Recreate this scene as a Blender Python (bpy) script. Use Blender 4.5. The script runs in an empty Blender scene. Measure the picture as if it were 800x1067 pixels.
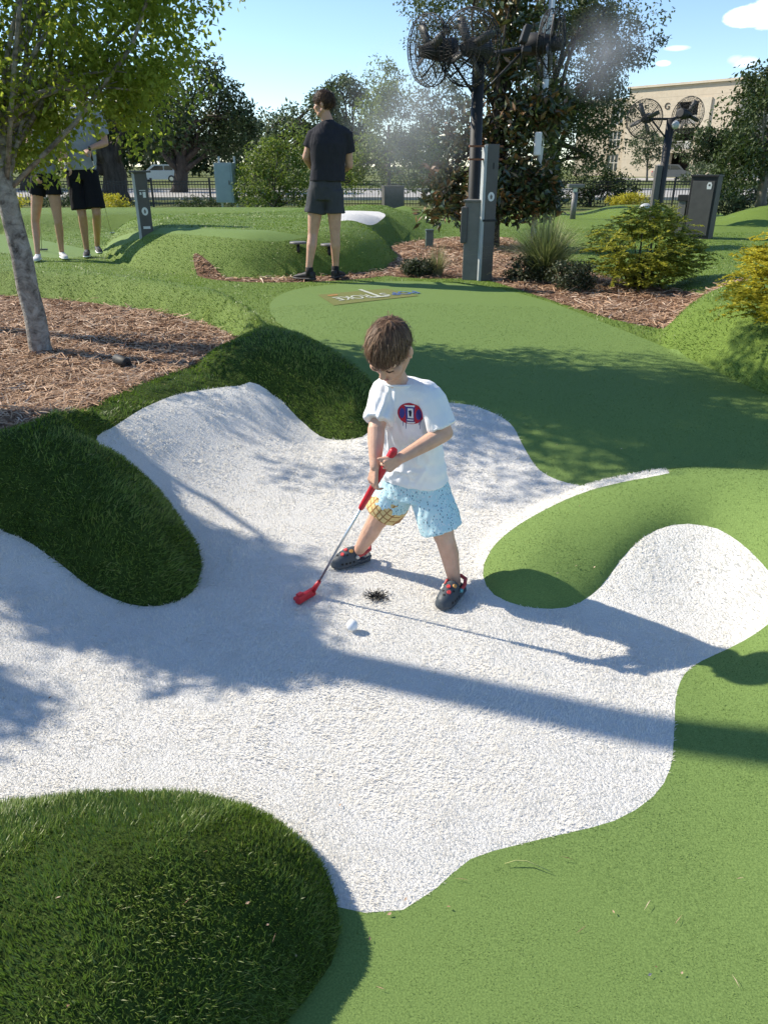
import bpy, bmesh, math, random
import numpy as np
from mathutils import Vector, Matrix
from mathutils.geometry import delaunay_2d_cdt
from mathutils.bvhtree import BVHTree

random.seed(7)
rng = np.random.default_rng(7)
R = math.radians
scene = bpy.context.scene
col = scene.collection

# ------------------------------------------------------------------ camera
CAM_Z = 1.55
PITCH = R(25.0)
FPX = 773.0            # focal length in pixels of the 800 x 1067 photograph
cam_data = bpy.data.cameras.new("camera")
cam_data.sensor_fit = 'VERTICAL'
cam_data.sensor_height = 36.0
cam_data.lens = FPX / 1067 * 36.0
cam_data.clip_start = 0.05
cam_data.clip_end = 3000
cam = bpy.data.objects.new("camera", cam_data)
cam.location = (0, 0, CAM_Z)
cam.rotation_euler = (math.pi / 2 - PITCH, 0, 0)
col.objects.link(cam)
scene.camera = cam
SP, CP = math.sin(PITCH), math.cos(PITCH)


def ray(px, py):
    xc = (px - 400.0) / FPX
    yc = (533.5 - py) / FPX
    return Vector((xc, CP + yc * SP, -SP + yc * CP))


def onz(px, py, z):
    d = ray(px, py)
    t = (z - CAM_Z) / d.z
    return Vector((d.x * t, d.y * t, z))


def ony(px, py, Y):
    """point of the sight line at the distance Y in front of the viewer"""
    d = ray(px, py)
    t = Y / d.y
    return Vector((d.x * t, Y, CAM_Z + d.z * t))


# ------------------------------------------------------------------ helpers: objects
def link(name, me, m=None, parent=None):
    o = bpy.data.objects.new(name, me)
    col.objects.link(o)
    if m is not None:
        me.materials.clear()
        for k in (m if isinstance(m, (list, tuple)) else [m]):
            me.materials.append(k)
    if parent is not None:
        o.parent = parent
    return o


def tag(o, label=None, cat=None, group=None, kind=None):
    for k, v in (("label", label), ("category", cat), ("group", group), ("kind", kind)):
        if v:
            o[k] = v
    return o


def empty(name, loc=(0, 0, 0), label=None, cat=None, group=None, rz=0.0):
    o = bpy.data.objects.new(name, None)
    o.empty_display_size = 0.1
    o.location = loc
    o.rotation_euler = (0, 0, rz)
    col.objects.link(o)
    return tag(o, label, cat, group)


def np_mesh(name, verts, faces, smooth=True):
    """verts (n,3), faces (m,k) with k constant"""
    verts = np.asarray(verts, np.float32)
    faces = np.asarray(faces, np.int32)
    k = faces.shape[1]
    me = bpy.data.meshes.new(name)
    me.vertices.add(len(verts))
    me.vertices.foreach_set("co", verts.ravel())
    me.loops.add(faces.size)
    me.loops.foreach_set("vertex_index", faces.ravel())
    me.polygons.add(len(faces))
    me.polygons.foreach_set("loop_start", np.arange(0, faces.size, k, dtype=np.int32))
    me.polygons.foreach_set("loop_total", np.full(len(faces), k, np.int32))
    me.update(calc_edges=True)
    if smooth:
        me.polygons.foreach_set("use_smooth", np.ones(len(faces), bool))
    return me


class MB:
    """collects shapes into one mesh"""

    def __init__(self):
        self.bm = bmesh.new()

    def box(self, c, s, rot=None, bevel=0.0):
        b = bmesh.new()
        bmesh.ops.create_cube(b, size=1.0)
        for v in b.verts:
            v.co = Vector((v.co.x * s[0], v.co.y * s[1], v.co.z * s[2]))
        if bevel > 0:
            bmesh.ops.bevel(b, geom=list(b.edges), offset=bevel, segments=2, affect='EDGES', profile=0.5)
        return self._add(b, c, rot)

    def _add(self, b, c=(0, 0, 0), rot=None):
        M = Matrix.Translation(Vector(c))
        if rot is not None:
            M = M @ (rot if isinstance(rot, Matrix) else Matrix.Rotation(rot, 4, 'Z'))
        b.transform(M)
        me = bpy.data.meshes.new("tmp")
        b.to_mesh(me)
        b.free()
        self.bm.from_mesh(me)
        bpy.data.meshes.remove(me)
        return self

    def tube(self, pts, radii, n=8, caps=True, close=False):
        pts = [Vector(p) for p in pts]
        if not isinstance(radii, (list, tuple)):
            radii = [radii] * len(pts)
        rings = []
        up = Vector((0, 0, 1))
        u = None
        m = len(pts)
        for i, p in enumerate(pts):
            if close:
                d = pts[(i + 1) % m] - pts[i - 1]
            else:
                d = pts[min(i + 1, m - 1)] - pts[max(i - 1, 0)]
            d.normalize()
            if u is None:
                u = d.orthogonal().normalized() if abs(d.dot(up)) > 0.95 else d.cross(up).normalized()
            else:
                u = (u - d * u.dot(d)).normalized()
            v = d.cross(u)
            rings.append([self.bm.verts.new(p + (u * math.cos(2 * math.pi * k / n) + v * math.sin(2 * math.pi * k / n)) * radii[i]) for k in range(n)])
        for i in range(m if close else m - 1):
            a, b = rings[i], rings[(i + 1) % m]
            for k in range(n):
                f = self.bm.faces.new((a[k], a[(k + 1) % n], b[(k + 1) % n], b[k]))
                f.smooth = True
        if caps and not close:
            self.bm.faces.new(rings[0][::-1])
            self.bm.faces.new(rings[-1])
        return self

    def ball(self, c, r, u=16, v=10, rot=None):
        b = bmesh.new()
        bmesh.ops.create_uvsphere(b, u_segments=u, v_segments=v, radius=1.0)
        s = r if isinstance(r, (list, tuple)) else (r, r, r)
        for w in b.verts:
            w.co = Vector((w.co.x * s[0], w.co.y * s[1], w.co.z * s[2]))
        for f in b.faces:
            f.smooth = True
        return self._add(b, c, rot)

    def loft(self, rings, caps=True, smooth=True):
        """rings: lists of the same number of points"""
        rs = [[self.bm.verts.new(Vector(p)) for p in r] for r in rings]
        n = len(rs[0])
        for a, b in zip(rs, rs[1:]):
            for k in range(n):
                f = self.bm.faces.new((a[k], a[(k + 1) % n], b[(k + 1) % n], b[k]))
                f.smooth = smooth
        if caps:
            self.bm.faces.new(rs[0][::-1])
            self.bm.faces.new(rs[-1])
        return self

    def prism(self, outline, z0, z1, M=None):
        """outline: 2D points, counter clockwise; extruded from z0 to z1 in its own frame M"""
        b = bmesh.new()
        lo = [b.verts.new((p[0], p[1], z0)) for p in outline]
        hi = [b.verts.new((p[0], p[1], z1)) for p in outline]
        n = len(outline)
        for k in range(n):
            b.faces.new((lo[k], lo[(k + 1) % n], hi[(k + 1) % n], hi[k]))
        b.faces.new(lo[::-1])
        b.faces.new(hi)
        if M is not None:
            b.transform(M)
        return self._add(b)

    def mesh(self, name):
        me = bpy.data.meshes.new(name)
        bmesh.ops.recalc_face_normals(self.bm, faces=list(self.bm.faces))
        self.bm.to_mesh(me)
        self.bm.free()
        return me

    def build(self, name, m, parent=None):
        return link(name, self.mesh(name), m, parent)


# ------------------------------------------------------------------ helpers: materials
class Mat:
    def __init__(self, name, rough=0.6, spec=0.5):
        self.m = bpy.data.materials.new(name)
        self.m.use_nodes = True
        self.nt = self.m.node_tree
        self.b = self.nt.nodes["Principled BSDF"]
        self.b.inputs["Roughness"].default_value = rough
        self.b.inputs["Specular IOR Level"].default_value = spec

    def n(self, typ, **kw):
        nd = self.nt.nodes.new(typ)
        for k, v in kw.items():
            if k.startswith("i_"):
                nd.inputs[k[2:].replace("_", " ")].default_value = v
            else:
                setattr(nd, k, v)
        return nd

    def l(self, a, b):
        self.nt.links.new(a, b)

    def coord(self, which="Object", scale=(1, 1, 1)):
        tc = self.n("ShaderNodeTexCoord")
        mp = self.n("ShaderNodeMapping")
        mp.inputs["Scale"].default_value = scale
        self.l(tc.outputs[which], mp.inputs["Vector"])
        return mp.outputs["Vector"]

    def noise(self, scale, detail=4, rough=0.55, vec=None, dist=0.0):
        nd = self.n("ShaderNodeTexNoise")
        nd.inputs["Scale"].default_value = scale
        nd.inputs["Detail"].default_value = detail
        nd.inputs["Roughness"].default_value = rough
        nd.inputs["Distortion"].default_value = dist
        if vec is not None:
            self.l(vec, nd.inputs["Vector"])
        return nd.outputs["Fac"]

    def ramp(self, fac, stops):
        r = self.n("ShaderNodeValToRGB")
        e = r.color_ramp.elements
        while len(e) < len(stops):
            e.new(0.5)
        for el, (p, c) in zip(e, stops):
            el.position = p
            el.color = (c[0], c[1], c[2], 1) if not isinstance(c, (int, float)) else (c, c, c, 1)
        self.l(fac, r.inputs["Fac"])
        return r.outputs["Color"]

    def mix(self, fac, a, b, mode='MIX'):
        m = self.n("ShaderNodeMix", data_type='RGBA', blend_type=mode)
        for s, v in ((m.inputs[0], fac), (m.inputs[6], a), (m.inputs[7], b)):
            if isinstance(v, (int, float)):
                s.default_value = v
            elif isinstance(v, (tuple, list)):
                s.default_value = (v[0], v[1], v[2], 1)
            else:
                self.l(v, s)
        return m.outputs[2]

    def math(self, op, a, b=0.0, clamp=False):
        m = self.n("ShaderNodeMath", operation=op, use_clamp=clamp)
        for s, v in ((m.inputs[0], a), (m.inputs[1], b)):
            if isinstance(v, (int, float)):
                s.default_value = v
            else:
                self.l(v, s)
        return m.outputs[0]

    def color(self, c):
        if isinstance(c, (tuple, list)):
            self.b.inputs["Base Color"].default_value = (c[0], c[1], c[2], 1)
        else:
            self.l(c, self.b.inputs["Base Color"])
        return self

    def bump(self, h, strength=0.5, dist=0.01):
        bp = self.n("ShaderNodeBump")
        bp.inputs["Strength"].default_value = strength
        bp.inputs["Distance"].default_value = dist
        self.l(h, bp.inputs["Height"])
        self.l(bp.outputs["Normal"], self.b.inputs["Normal"])
        return self

    def island(self):
        return self.n("ShaderNodeNewGeometry").outputs["Random Per Island"]

    def translucent(self, colr, fac):
        """thin leaf or blade: part of the light passes through"""
        out = self.nt.nodes["Material Output"]
        t = self.n("ShaderNodeBsdfTranslucent")
        if isinstance(colr, (tuple, list)):
            t.inputs["Color"].default_value = (colr[0], colr[1], colr[2], 1)
        else:
            self.l(colr, t.inputs["Color"])
        mx = self.n("ShaderNodeMixShader")
        mx.inputs[0].default_value = fac
        self.l(self.b.outputs[0], mx.inputs[1])
        self.l(t.outputs[0], mx.inputs[2])
        self.l(mx.outputs[0], out.inputs["Surface"])
        return self


def plain(name, c, rough=0.5, metal=0.0, var=0.12, scale=12.0, bump=0.0, spec=0.5):
    """plain material with a little uneven tone"""
    k = Mat(name, rough, spec)
    v = k.coord()
    f = k.noise(scale, 5, 0.6, v)
    lo = tuple(x * (1 - var) for x in c)
    hi = tuple(min(1, x * (1 + var)) for x in c)
    k.color(k.ramp(f, [(0.3, lo), (0.7, hi)]))
    k.b.inputs["Metallic"].default_value = metal
    if bump:
        k.bump(k.noise(scale * 6, 4, 0.6, v), bump, 0.004)
    return k.m

# ------------------------------------------------------------------ terrain
# heights known along the course (sight-line pixel, height above the bunker floor)
CTRL = [
    (400, 700, 0), (200, 750, 0), (50, 720, 0.0), (600, 780, 0), (500, 850, 0), (420, 640, 0), (300, 620, 0), (470, 625, 0),
    (600, 690, 0.0), (100, 800, 0), (250, 580, 0.02), (380, 580, 0.0), (440, 560, 0.02), (360, 900, 0), (600, 950, 0), (750, 900, 0.0), (760, 740, 0.03),
    (450, 1000, 0), (600, 1060, 0), (800, 1060, 0), (300, 1060, 0), (0, 1000, 0), (100, 900, 0), (-200, 900, 0), (900, 900, 0.03), (1000, 760, 0.1),
    (300, 520, 0.04), (300, 480, 0.10), (240, 450, 0.2), (250, 403, 0.36), (190, 409, 0.36), (150, 425, 0.36), (100, 462, 0.33), (150, 470, 0.24),
    (420, 510, 0.06), (480, 500, 0.08), (520, 455, 0.2), (500, 425, 0.27), (470, 420, 0.28), (420, 430, 0.26), (540, 500, 0.11), (200, 560, 0.04), (150, 632, 0.0), (210, 590, 0.01),
    (170, 520, 0.1), (0, 552, 0.22), (60, 585, 0.13), (100, 615, 0.05), (0, 620, 0.07), (-100, 560, 0.3), (-100, 640, 0.15), (-100, 720, 0.05),
    (340, 457, 0.12), (310, 435, 0.2), (285, 412, 0.31), (378, 455, 0.16),
    (450, 370, 0.36), (600, 400, 0.33), (600, 450, 0.25), (700, 470, 0.24), (560, 490, 0.13), (600, 507, 0.13), (690, 498, 0.2), (800, 430, 0.33), (800, 500, 0.26),
    (510, 575, 0.03), (545, 545, 0.06), (600, 520, 0.12), (503, 600, 0.01), (545, 632, 0.0), (600, 632, 0.0), (645, 588, 0.10), (670, 562, 0.17), (700, 548, 0.21), (735, 549, 0.22),
    (770, 565, 0.22), (800, 595, 0.20), (800, 650, 0.08), (760, 640, 0.05), (720, 600, 0.10), (720, 660, 0.01), (720, 695, 0.0), (860, 640, 0.2), (950, 560, 0.3),
    (340, 297, 0.42), (500, 295, 0.42), (300, 350, 0.39), (400, 330, 0.4), (620, 335, 0.38), (800, 400, 0.34), (700, 330, 0.4), (800, 300, 0.42), (600, 300, 0.42),
    (100, 360, 0.34), (30, 420, 0.34), (0, 465, 0.36), (200, 384, 0.36), (0, 320, 0.34), (200, 345, 0.34), (260, 358, 0.37), (-150, 420, 0.36), (-150, 330, 0.4),
    (200, 300, 0.42), (60, 285, 0.42), (0, 265, 0.42), (100, 255, 0.42), (250, 245, 0.42), (450, 260, 0.42), (600, 260, 0.40), (750, 250, 0.38), (300, 270, 0.42),
    (1000, 400, 0.38), (1100, 560, 0.3), (1200, 800, 0.1), (-300, 700, 0.1),
]
WCTRL = [(-9, 18, 0.35), (0, 18, 0.35), (9, 18, 0.35), (-14, 26, 0.1), (0, 26, 0.1), (14, 26, 0.1), (-18, 34, 0), (0, 34, 0), (18, 34, 0),
         (-8, 10, 0.42), (9, 10, 0.4), (-7, 4, 0.3), (7, 4, 0.35), (-4, 0, 0), (4, 0, 0), (0, -2, 0), (-5, -3, 0), (5, -3, 0), (-6, 1.5, 0.1), (6, 1.5, 0.15)]
P3 = np.array([tuple(onz(*c)) for c in CTRL] + WCTRL, float)


def _ker(d2):
    return np.where(d2 > 1e-12, d2 * np.log(np.maximum(d2, 1e-12)) * 0.5, 0.0)


def _fit(P, lam=0.004):
    n = len(P)
    d2 = ((P[:, None, :2] - P[None, :, :2]) ** 2).sum(-1)
    A = np.zeros((n + 3, n + 3))
    A[:n, :n] = _ker(d2) + np.eye(n) * lam
    Q = np.c_[np.ones(n), P[:, :2]]
    A[:n, n:] = Q
    A[n:, :n] = Q.T
    b = np.r_[P[:, 2], 0, 0, 0]
    return np.linalg.solve(A, b)


_W = _fit(P3)


def base_h(xy):
    xy = np.asarray(xy, float).reshape(-1, 2)
    out = np.empty(len(xy))
    for i in range(0, len(xy), 20000):
        q = xy[i:i + 20000]
        d2 = ((q[:, None] - P3[None, :, :2]) ** 2).sum(-1)
        out[i:i + 20000] = _ker(d2) @ _W[:-3] + _W[-3] + q @ _W[-2:]
    # far away the ground is level
    r = np.hypot(xy[:, 0], xy[:, 1] - 8)
    k = np.clip((r - 16) / 14, 0, 1)
    k = k * k * (3 - 2 * k)
    return out * (1 - k)


def smooth_poly(pts, step, closed=True):
    """Catmull-Rom through the points, sampled about every step"""
    P = [np.array(p[:2], float) for p in pts]
    n = len(P)
    out = []
    for i in range(n if closed else n - 1):
        p0, p1 = P[(i - 1) % n] if closed or i > 0 else P[0], P[i]
        p2 = P[(i + 1) % n]
        p3 = P[(i + 2) % n] if closed or i + 2 < n else P[-1]
        m = max(1, int(np.linalg.norm(p2 - p1) / step))
        for k in range(m):
            t = k / m
            out.append(0.5 * ((2 * p1) + (p2 - p0) * t + (2 * p0 - 5 * p1 + 4 * p2 - p3) * t * t + (3 * p1 - p0 - 3 * p2 + p3) * t ** 3))
    if not closed:
        out.append(P[-1])
    return np.array(out)


def inside(poly, xy):
    x, y = xy[:, 0], xy[:, 1]
    c = np.zeros(len(xy), bool)
    j = len(poly) - 1
    for i in range(len(poly)):
        xi, yi = poly[i]
        xj, yj = poly[j]
        if yi != yj:
            k = ((yi > y) != (yj > y)) & (x < (xj - xi) * (y - yi) / (yj - yi) + xi)
            c ^= k
        j = i
    return c


def dist_poly(poly, xy):
    d = np.full(len(xy), 1e9)
    n = len(poly)
    for i in range(n):
        a, b = poly[i], poly[(i + 1) % n]
        ab = b - a
        L = max(ab @ ab, 1e-12)
        t = np.clip(((xy - a) @ ab) / L, 0, 1)
        q = xy - a - t[:, None] * ab
        d = np.minimum(d, (q ** 2).sum(1))
    return np.sqrt(d)


def cast(h, px, py):
    """sight line to the ground h"""
    d = np.array(ray(px, py))
    ts = np.concatenate([np.arange(0.6, 6, 0.02), np.arange(6, 60, 0.1)]) / d[1] if d[1] > 0 else np.array([])
    P = d[None] * ts[:, None]
    z = CAM_Z + P[:, 2]
    below = z <= h(P[:, :2])
    if not below.any():
        return P[-1, :2]
    i = int(np.argmax(below))
    t0, t1 = ts[max(i - 1, 0)], ts[i]
    for _ in range(18):
        tm = 0.5 * (t0 + t1)
        q = d * tm
        if CAM_Z + q[2] <= h(q[None, :2])[0]:
            t1 = tm
        else:
            t0 = tm
    return (d * t1)[:2]


def foot(pts, h=base_h):
    return [cast(h, *p) for p in pts]


# mounds: outline of the foot, height, width of the flank
W_LEFT = [(-140, 545), (-60, 540), (0, 552), (25, 562), (60, 585), (100, 615), (150, 632), (195, 622), (210, 590), (200, 560), (170, 520), (140, 495), (110, 478), (100, 462)]
W_BACK = [(115, 447), (150, 425), (190, 410), (250, 402), (285, 412), (310, 435), (340, 457), (378, 455)]
W_GREEN = [(400, 436), (430, 424), (470, 420), (500, 425), (530, 440), (545, 465), (562, 490), (590, 503), (630, 507), (690, 497)]
W_RIGHT = [(692, 500), (645, 509), (600, 521), (545, 547), (512, 575), (503, 600), (515, 620), (545, 632), (590, 633), (625, 612), (645, 585), (670, 560), (700, 547), (735, 548), (770, 565), (800, 595)]
W_NEAR = [(815, 630), (800, 650), (760, 675), (720, 695), (705, 720), (702, 760), (698, 800), (680, 830), (640, 855), (590, 868), (540, 880), (490, 895), (455, 925), (420, 948), (380, 951)]
M1_BACK = [(352, 945), (338, 905), (300, 866), (235, 842), (130, 836), (0, 852), (-150, 890)]
M1_REST = [(-400, 900), (-500, 1100), (-150, 1300), (150, 1250), (240, 1140), (285, 1080), (320, 1040), (345, 1005), (354, 972)]
F_LEFT, F_BACK, F_GREEN, F_RIGHT, F_NEAR, F_M1B = map(foot, (W_LEFT, W_BACK, W_GREEN, W_RIGHT, W_NEAR, M1_BACK))
MOUNDS = []


def mound(pts, h, w, p=2.0, px=True):
    poly = smooth_poly(foot(pts) if px else pts, 0.06)
    MOUNDS.append((poly, h, w, p, poly.min(0) - 0.01, poly.max(0) + 0.01))
    return poly


M1 = mound(F_M1B + foot(M1_REST), 0.27, 0.50, 2.0, False)
M2 = mound(F_LEFT + foot([(115, 440), (60, 450), (0, 475), (-80, 490), (-160, 520)]), 0.24, 0.34, 2.0, False)
M3 = mound(foot([(205, 384), (230, 392)]) + F_BACK[3:] + foot([(396, 440), (402, 420), (385, 396), (350, 372), (300, 352), (265, 352), (235, 368)]), 0.17, 0.42, 2.0, False)
M4 = mound(foot([(715, 492), (690, 494), (640, 502), (592, 514), (535, 540), (501, 570), (498, 600)]) + F_RIGHT[6:] + foot([(850, 650), (960, 640), (1000, 540), (920, 500), (800, 497)]), 0.115, 0.36, 2.0, False)
mound([(690, 357), (740, 382), (800, 410), (900, 452), (1000, 430), (960, 335), (800, 318), (725, 332)], 0.33, 0.34)
mound([(108, 262), (135, 276), (180, 284), (250, 289), (330, 287), (392, 282), (412, 270), (402, 256), (440, 247), (425, 236), (370, 232), (330, 238), (250, 248), (180, 250), (130, 252)], 0.44, 0.7)
mound([(-60, 243), (40, 242), (150, 238), (260, 238), (330, 246), (440, 240), (450, 231), (300, 228), (0, 229), (-100, 230)], 0.30, 0.8)
mound([(395, 232), (445, 232), (450, 226), (395, 226)], 0.34, 1.2)
mound([(700, 300), (745, 318), (800, 312), (830, 280), (780, 258), (720, 258)], 0.12, 0.8)
mound([(620, 226), (690, 228), (700, 221), (620, 220)], 0.25, 1.2)
mound([(748, 232), (800, 236), (860, 236), (860, 222), (780, 222)], 0.40, 1.6)
mound([(-60, 300), (0, 304), (90, 311), (170, 325), (228, 337), (258, 354), (278, 346), (240, 322), (170, 308), (90, 298), (0, 292), (-60, 290)], 0.19, 0.15)


def H(xy):
    xy = np.asarray(xy, float).reshape(-1, 2)
    z = base_h(xy)
    add = np.zeros(len(z))
    for poly, h, w, p, lo, hi in MOUNDS:
        k = np.nonzero(((xy >= lo) & (xy <= hi)).all(1))[0]
        if not len(k):
            continue
        k = k[inside(poly, xy[k])]
        if not len(k):
            continue
        d = np.clip(dist_poly(poly, xy[k]) / w, 0, 1)
        add[k] = np.maximum(add[k], h * (1 - (1 - d) ** p) ** 0.75)
    return z + add


def hz(x, y):
    return float(H([(x, y)])[0])


def G(px, py):
    """where the sight line meets the ground"""
    q = cast(H, px, py)
    return Vector((q[0], q[1], hz(*q)))


# regions
R_WHITE = smooth_poly(F_LEFT + F_BACK + F_GREEN, 0.05, False)
F_RIGHT2 = foot([(697, 493), (672, 498), (645, 503), (600, 516), (546, 543), (511, 573), (503, 600)], H) + F_RIGHT[6:]
R_WHITE = np.vstack([R_WHITE, smooth_poly(F_RIGHT2, 0.05, False), smooth_poly(F_NEAR, 0.05, False), smooth_poly(F_M1B, 0.05, False)])
R_GREEN = smooth_poly(foot([(282, 316), (300, 304), (340, 297), (420, 293), (500, 298), (560, 311), (620, 333), (690, 361), (740, 384), (800, 412), (900, 455), (1100, 520), (1500, 800), (1500, 1100),
                            (900, 1400), (300, 1350), (150, 1250), (240, 1140), (285, 1080), (320, 1040), (345, 1005), (354, 972), (352, 945), (420, 700), (440, 500), (398, 440), (385, 402), (350, 374), (310, 350), (285, 331)]), 0.06)
R_BED_L = smooth_poly(foot([(-150, 310), (0, 308), (60, 312), (130, 320), (190, 331), (232, 345), (250, 361), (200, 382), (150, 399), (90, 427), (30, 454), (0, 466), (-150, 500)]), 0.08)
R_BED_R = smooth_poly(foot([(400, 285), (415, 268), (408, 258), (445, 250), (520, 247), (560, 262), (620, 285), (690, 300), (745, 320), (770, 335), (735, 342), (695, 343), (640, 333), (590, 318), (550, 305), (500, 291), (440, 290)]), 0.1)
R_BED_M = smooth_poly(foot([(205, 284), (250, 290), (330, 288), (395, 283), (405, 287), (340, 293), (260, 294), (215, 290)]), 0.1)
R_GREEN2 = smooth_poly(foot([(-80, 255), (0, 263), (60, 269), (112, 263), (135, 252), (250, 249), (320, 246), (280, 240), (150, 240), (0, 243), (-100, 243)], H), 0.1)
R_SAND2 = smooth_poly(foot([(350, 230), (372, 231), (396, 230), (401, 223), (385, 220), (355, 220)], H), 0.15)
REGIONS = [("white", R_WHITE), ("bed", R_BED_L), ("bed", R_BED_R), ("bed", R_BED_M), ("green", R_GREEN), ("green", R_GREEN2), ("white", R_SAND2)]


def build_ground():
    pts, edges = [], []
    for _, poly in REGIONS:
        s = len(pts)
        n = len(poly)
        pts += [Vector((p[0], p[1])) for p in poly]
        edges += [(s + i, s + (i + 1) % n) for i in range(n)]
    for (x0, x1, y0, y1, st, hole) in ((-3.2, 3.2, 0.2, 5.6, 0.035, None), (-7, 8, -1.5, 13, 0.1, (-3.2, 3.2, 0.2, 5.6)),
                                       (-16, 16, -4, 34, 0.5, (-7, 8, -1.5, 13)), (-60, 60, -20, 110, 5, (-16, 16, -4, 34)), (-1500, 1500, -300, 2500, 120, (-60, 60, -20, 110))):
        gx = np.arange(x0, x1 + st * .5, st)
        gy = np.arange(y0, y1 + st * .5, st)
        X, Y = np.meshgrid(gx, gy)
        X, Y = X.ravel(), Y.ravel()
        X = X + rng.uniform(-.18, .18, len(X)) * st
        Y = Y + rng.uniform(-.18, .18, len(Y)) * st
        if hole:
            k = ~((X > hole[0]) & (X < hole[1]) & (Y > hole[2]) & (Y < hole[3]))
            X, Y = X[k], Y[k]
        pts += [Vector((a, b)) for a, b in zip(X, Y)]
    v, e, f, *_ = delaunay_2d_cdt(pts, edges, [], 0, 1e-4, False)
    V = np.array([(a.x, a.y) for a in v])
    F = np.array(f, np.int32)
    z = H(V)
    V3 = np.c_[V, z]
    c = V[F].mean(1)
    a = V[F]
    area = (a[:, 1, 0] - a[:, 0, 0]) * (a[:, 2, 1] - a[:, 0, 1]) - (a[:, 2, 0] - a[:, 0, 0]) * (a[:, 1, 1] - a[:, 0, 1])
    F[area < 0] = F[area < 0][:, ::-1]
    cls = np.full(len(F), "turf", object)
    for nm, poly in REGIONS[::-1]:
        k = inside(poly, c)
        cls[k] = nm
    # vertex normals shared by all the sheets
    nrm = np.zeros_like(V3)
    fn = np.cross(V3[F[:, 1]] - V3[F[:, 0]], V3[F[:, 2]] - V3[F[:, 0]])
    for k in range(3):
        np.add.at(nrm, F[:, k], fn)
    nrm /= np.maximum(np.linalg.norm(nrm, axis=1, keepdims=True), 1e-9)
    return V3, F, cls, nrm


GV, GF, GC, GN = build_ground()


def sheet(name, cls, m):
    k = GF[GC == cls]
    u, inv = np.unique(k, return_inverse=True)
    me = np_mesh(name, GV[u], inv.reshape(-1, 3))
    o = link(name, me, m)
    return tag(o, kind="structure")

# ------------------------------------------------------------------ sky and sun
SUN_EL, SHADOW_SLOPE = R(37.5), 0.35
sd = Vector((1, -SHADOW_SLOPE, 0)).normalized()               # shadows fall this way
sun_dir = Vector((sd.x * math.cos(SUN_EL), sd.y * math.cos(SUN_EL), -math.sin(SUN_EL)))   # direction the light travels
sun = bpy.data.lights.new("sun", 'SUN')
sun.energy = 4.5
sun.angle = R(0.53)
sun.color = (1.0, 0.915, 0.765)
so = bpy.data.objects.new("sun", sun)
so.rotation_euler = sun_dir.to_track_quat('-Z', 'Y').to_euler()
so.location = (-20, 10, 20)
col.objects.link(so)

world = bpy.data.worlds.new("World")
scene.world = world
world.use_nodes = True
wt = world.node_tree
bg = wt.nodes["Background"]
bg.inputs["Strength"].default_value = 0.14
sky = wt.nodes.new("ShaderNodeTexSky")
sky.sky_type = 'NISHITA'
sky.sun_disc = False
sky.sun_elevation = SUN_EL
to_sun = -sun_dir
sky.sun_rotation = math.atan2(to_sun.x, to_sun.y)
sky.air_density = 1.0
sky.dust_density = 0.0
sky.ozone_density = 3.0
sky.altitude = 1500
# a few small cumulus clouds at their places in the sky
tc = wt.nodes.new("ShaderNodeTexCoord")


def wmath(op, a, b=0.0, clamp=False):
    n = wt.nodes.new("ShaderNodeMath")
    n.operation = op
    n.use_clamp = clamp
    for s, v in ((n.inputs[0], a), (n.inputs[1], b)):
        if isinstance(v, (int, float)):
            s.default_value = v
        else:
            wt.links.new(v, s)
    return n.outputs[0]


sep = wt.nodes.new("ShaderNodeSeparateXYZ")
wt.links.new(tc.outputs["Generated"], sep.inputs[0])
az = wmath('ARCTAN2', sep.outputs[0], sep.outputs[1])
el = wmath('ARCSINE', sep.outputs[2])
nz = wt.nodes.new("ShaderNodeTexNoise")
nz.inputs["Scale"].default_value = 26
nz.inputs["Detail"].default_value = 7
nz.inputs["Roughness"].default_value = 0.6
mp = wt.nodes.new("ShaderNodeMapping")
mp.inputs["Scale"].default_value = (1, 1, 1.7)
wt.links.new(tc.outputs["Generated"], mp.inputs["Vector"])
wt.links.new(mp.outputs["Vector"], nz.inputs["Vector"])
nzv = wmath('MULTIPLY', wmath('SUBTRACT', nz.outputs["Fac"], 0.5), 2.2)
cloud = None
for (cpx, cpy, wa, he, dens) in ((778, 19, 0.026, 0.010, 1.0), (806, 14, 0.03, 0.015, 1.0), (706, 50, 0.016, 0.003, 0.35), (690, 66, 0.008, 0.003, 0.45), (776, 65, 0.016, 0.006, 0.4), (765, 62, 0.010, 0.005, 0.25)):
    d = ray(cpx, cpy).normalized()
    da = wmath('DIVIDE', wmath('SUBTRACT', az, math.atan2(d.x, d.y)), wa)
    de = wmath('DIVIDE', wmath('SUBTRACT', el, math.asin(d.z)), he)
    r2 = wmath('ADD', wmath('MULTIPLY', da, da), wmath('MULTIPLY', de, de))
    v = wmath('SUBTRACT', wmath('ADD', 1.0, nzv), r2)
    v = wmath('MULTIPLY', wmath('MULTIPLY', v, 1.6, True), dens)
    cloud = v if cloud is None else wmath('MAXIMUM', cloud, v)
mixc = wt.nodes.new("ShaderNodeMix")
mixc.data_type = 'RGBA'
wt.links.new(cloud, mixc.inputs[0])
wt.links.new(sky.outputs["Color"], mixc.inputs[6])
mixc.inputs[7].default_value = (9.0, 9.2, 9.6, 1)
wt.links.new(mixc.outputs[2], bg.inputs["Color"])

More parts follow.
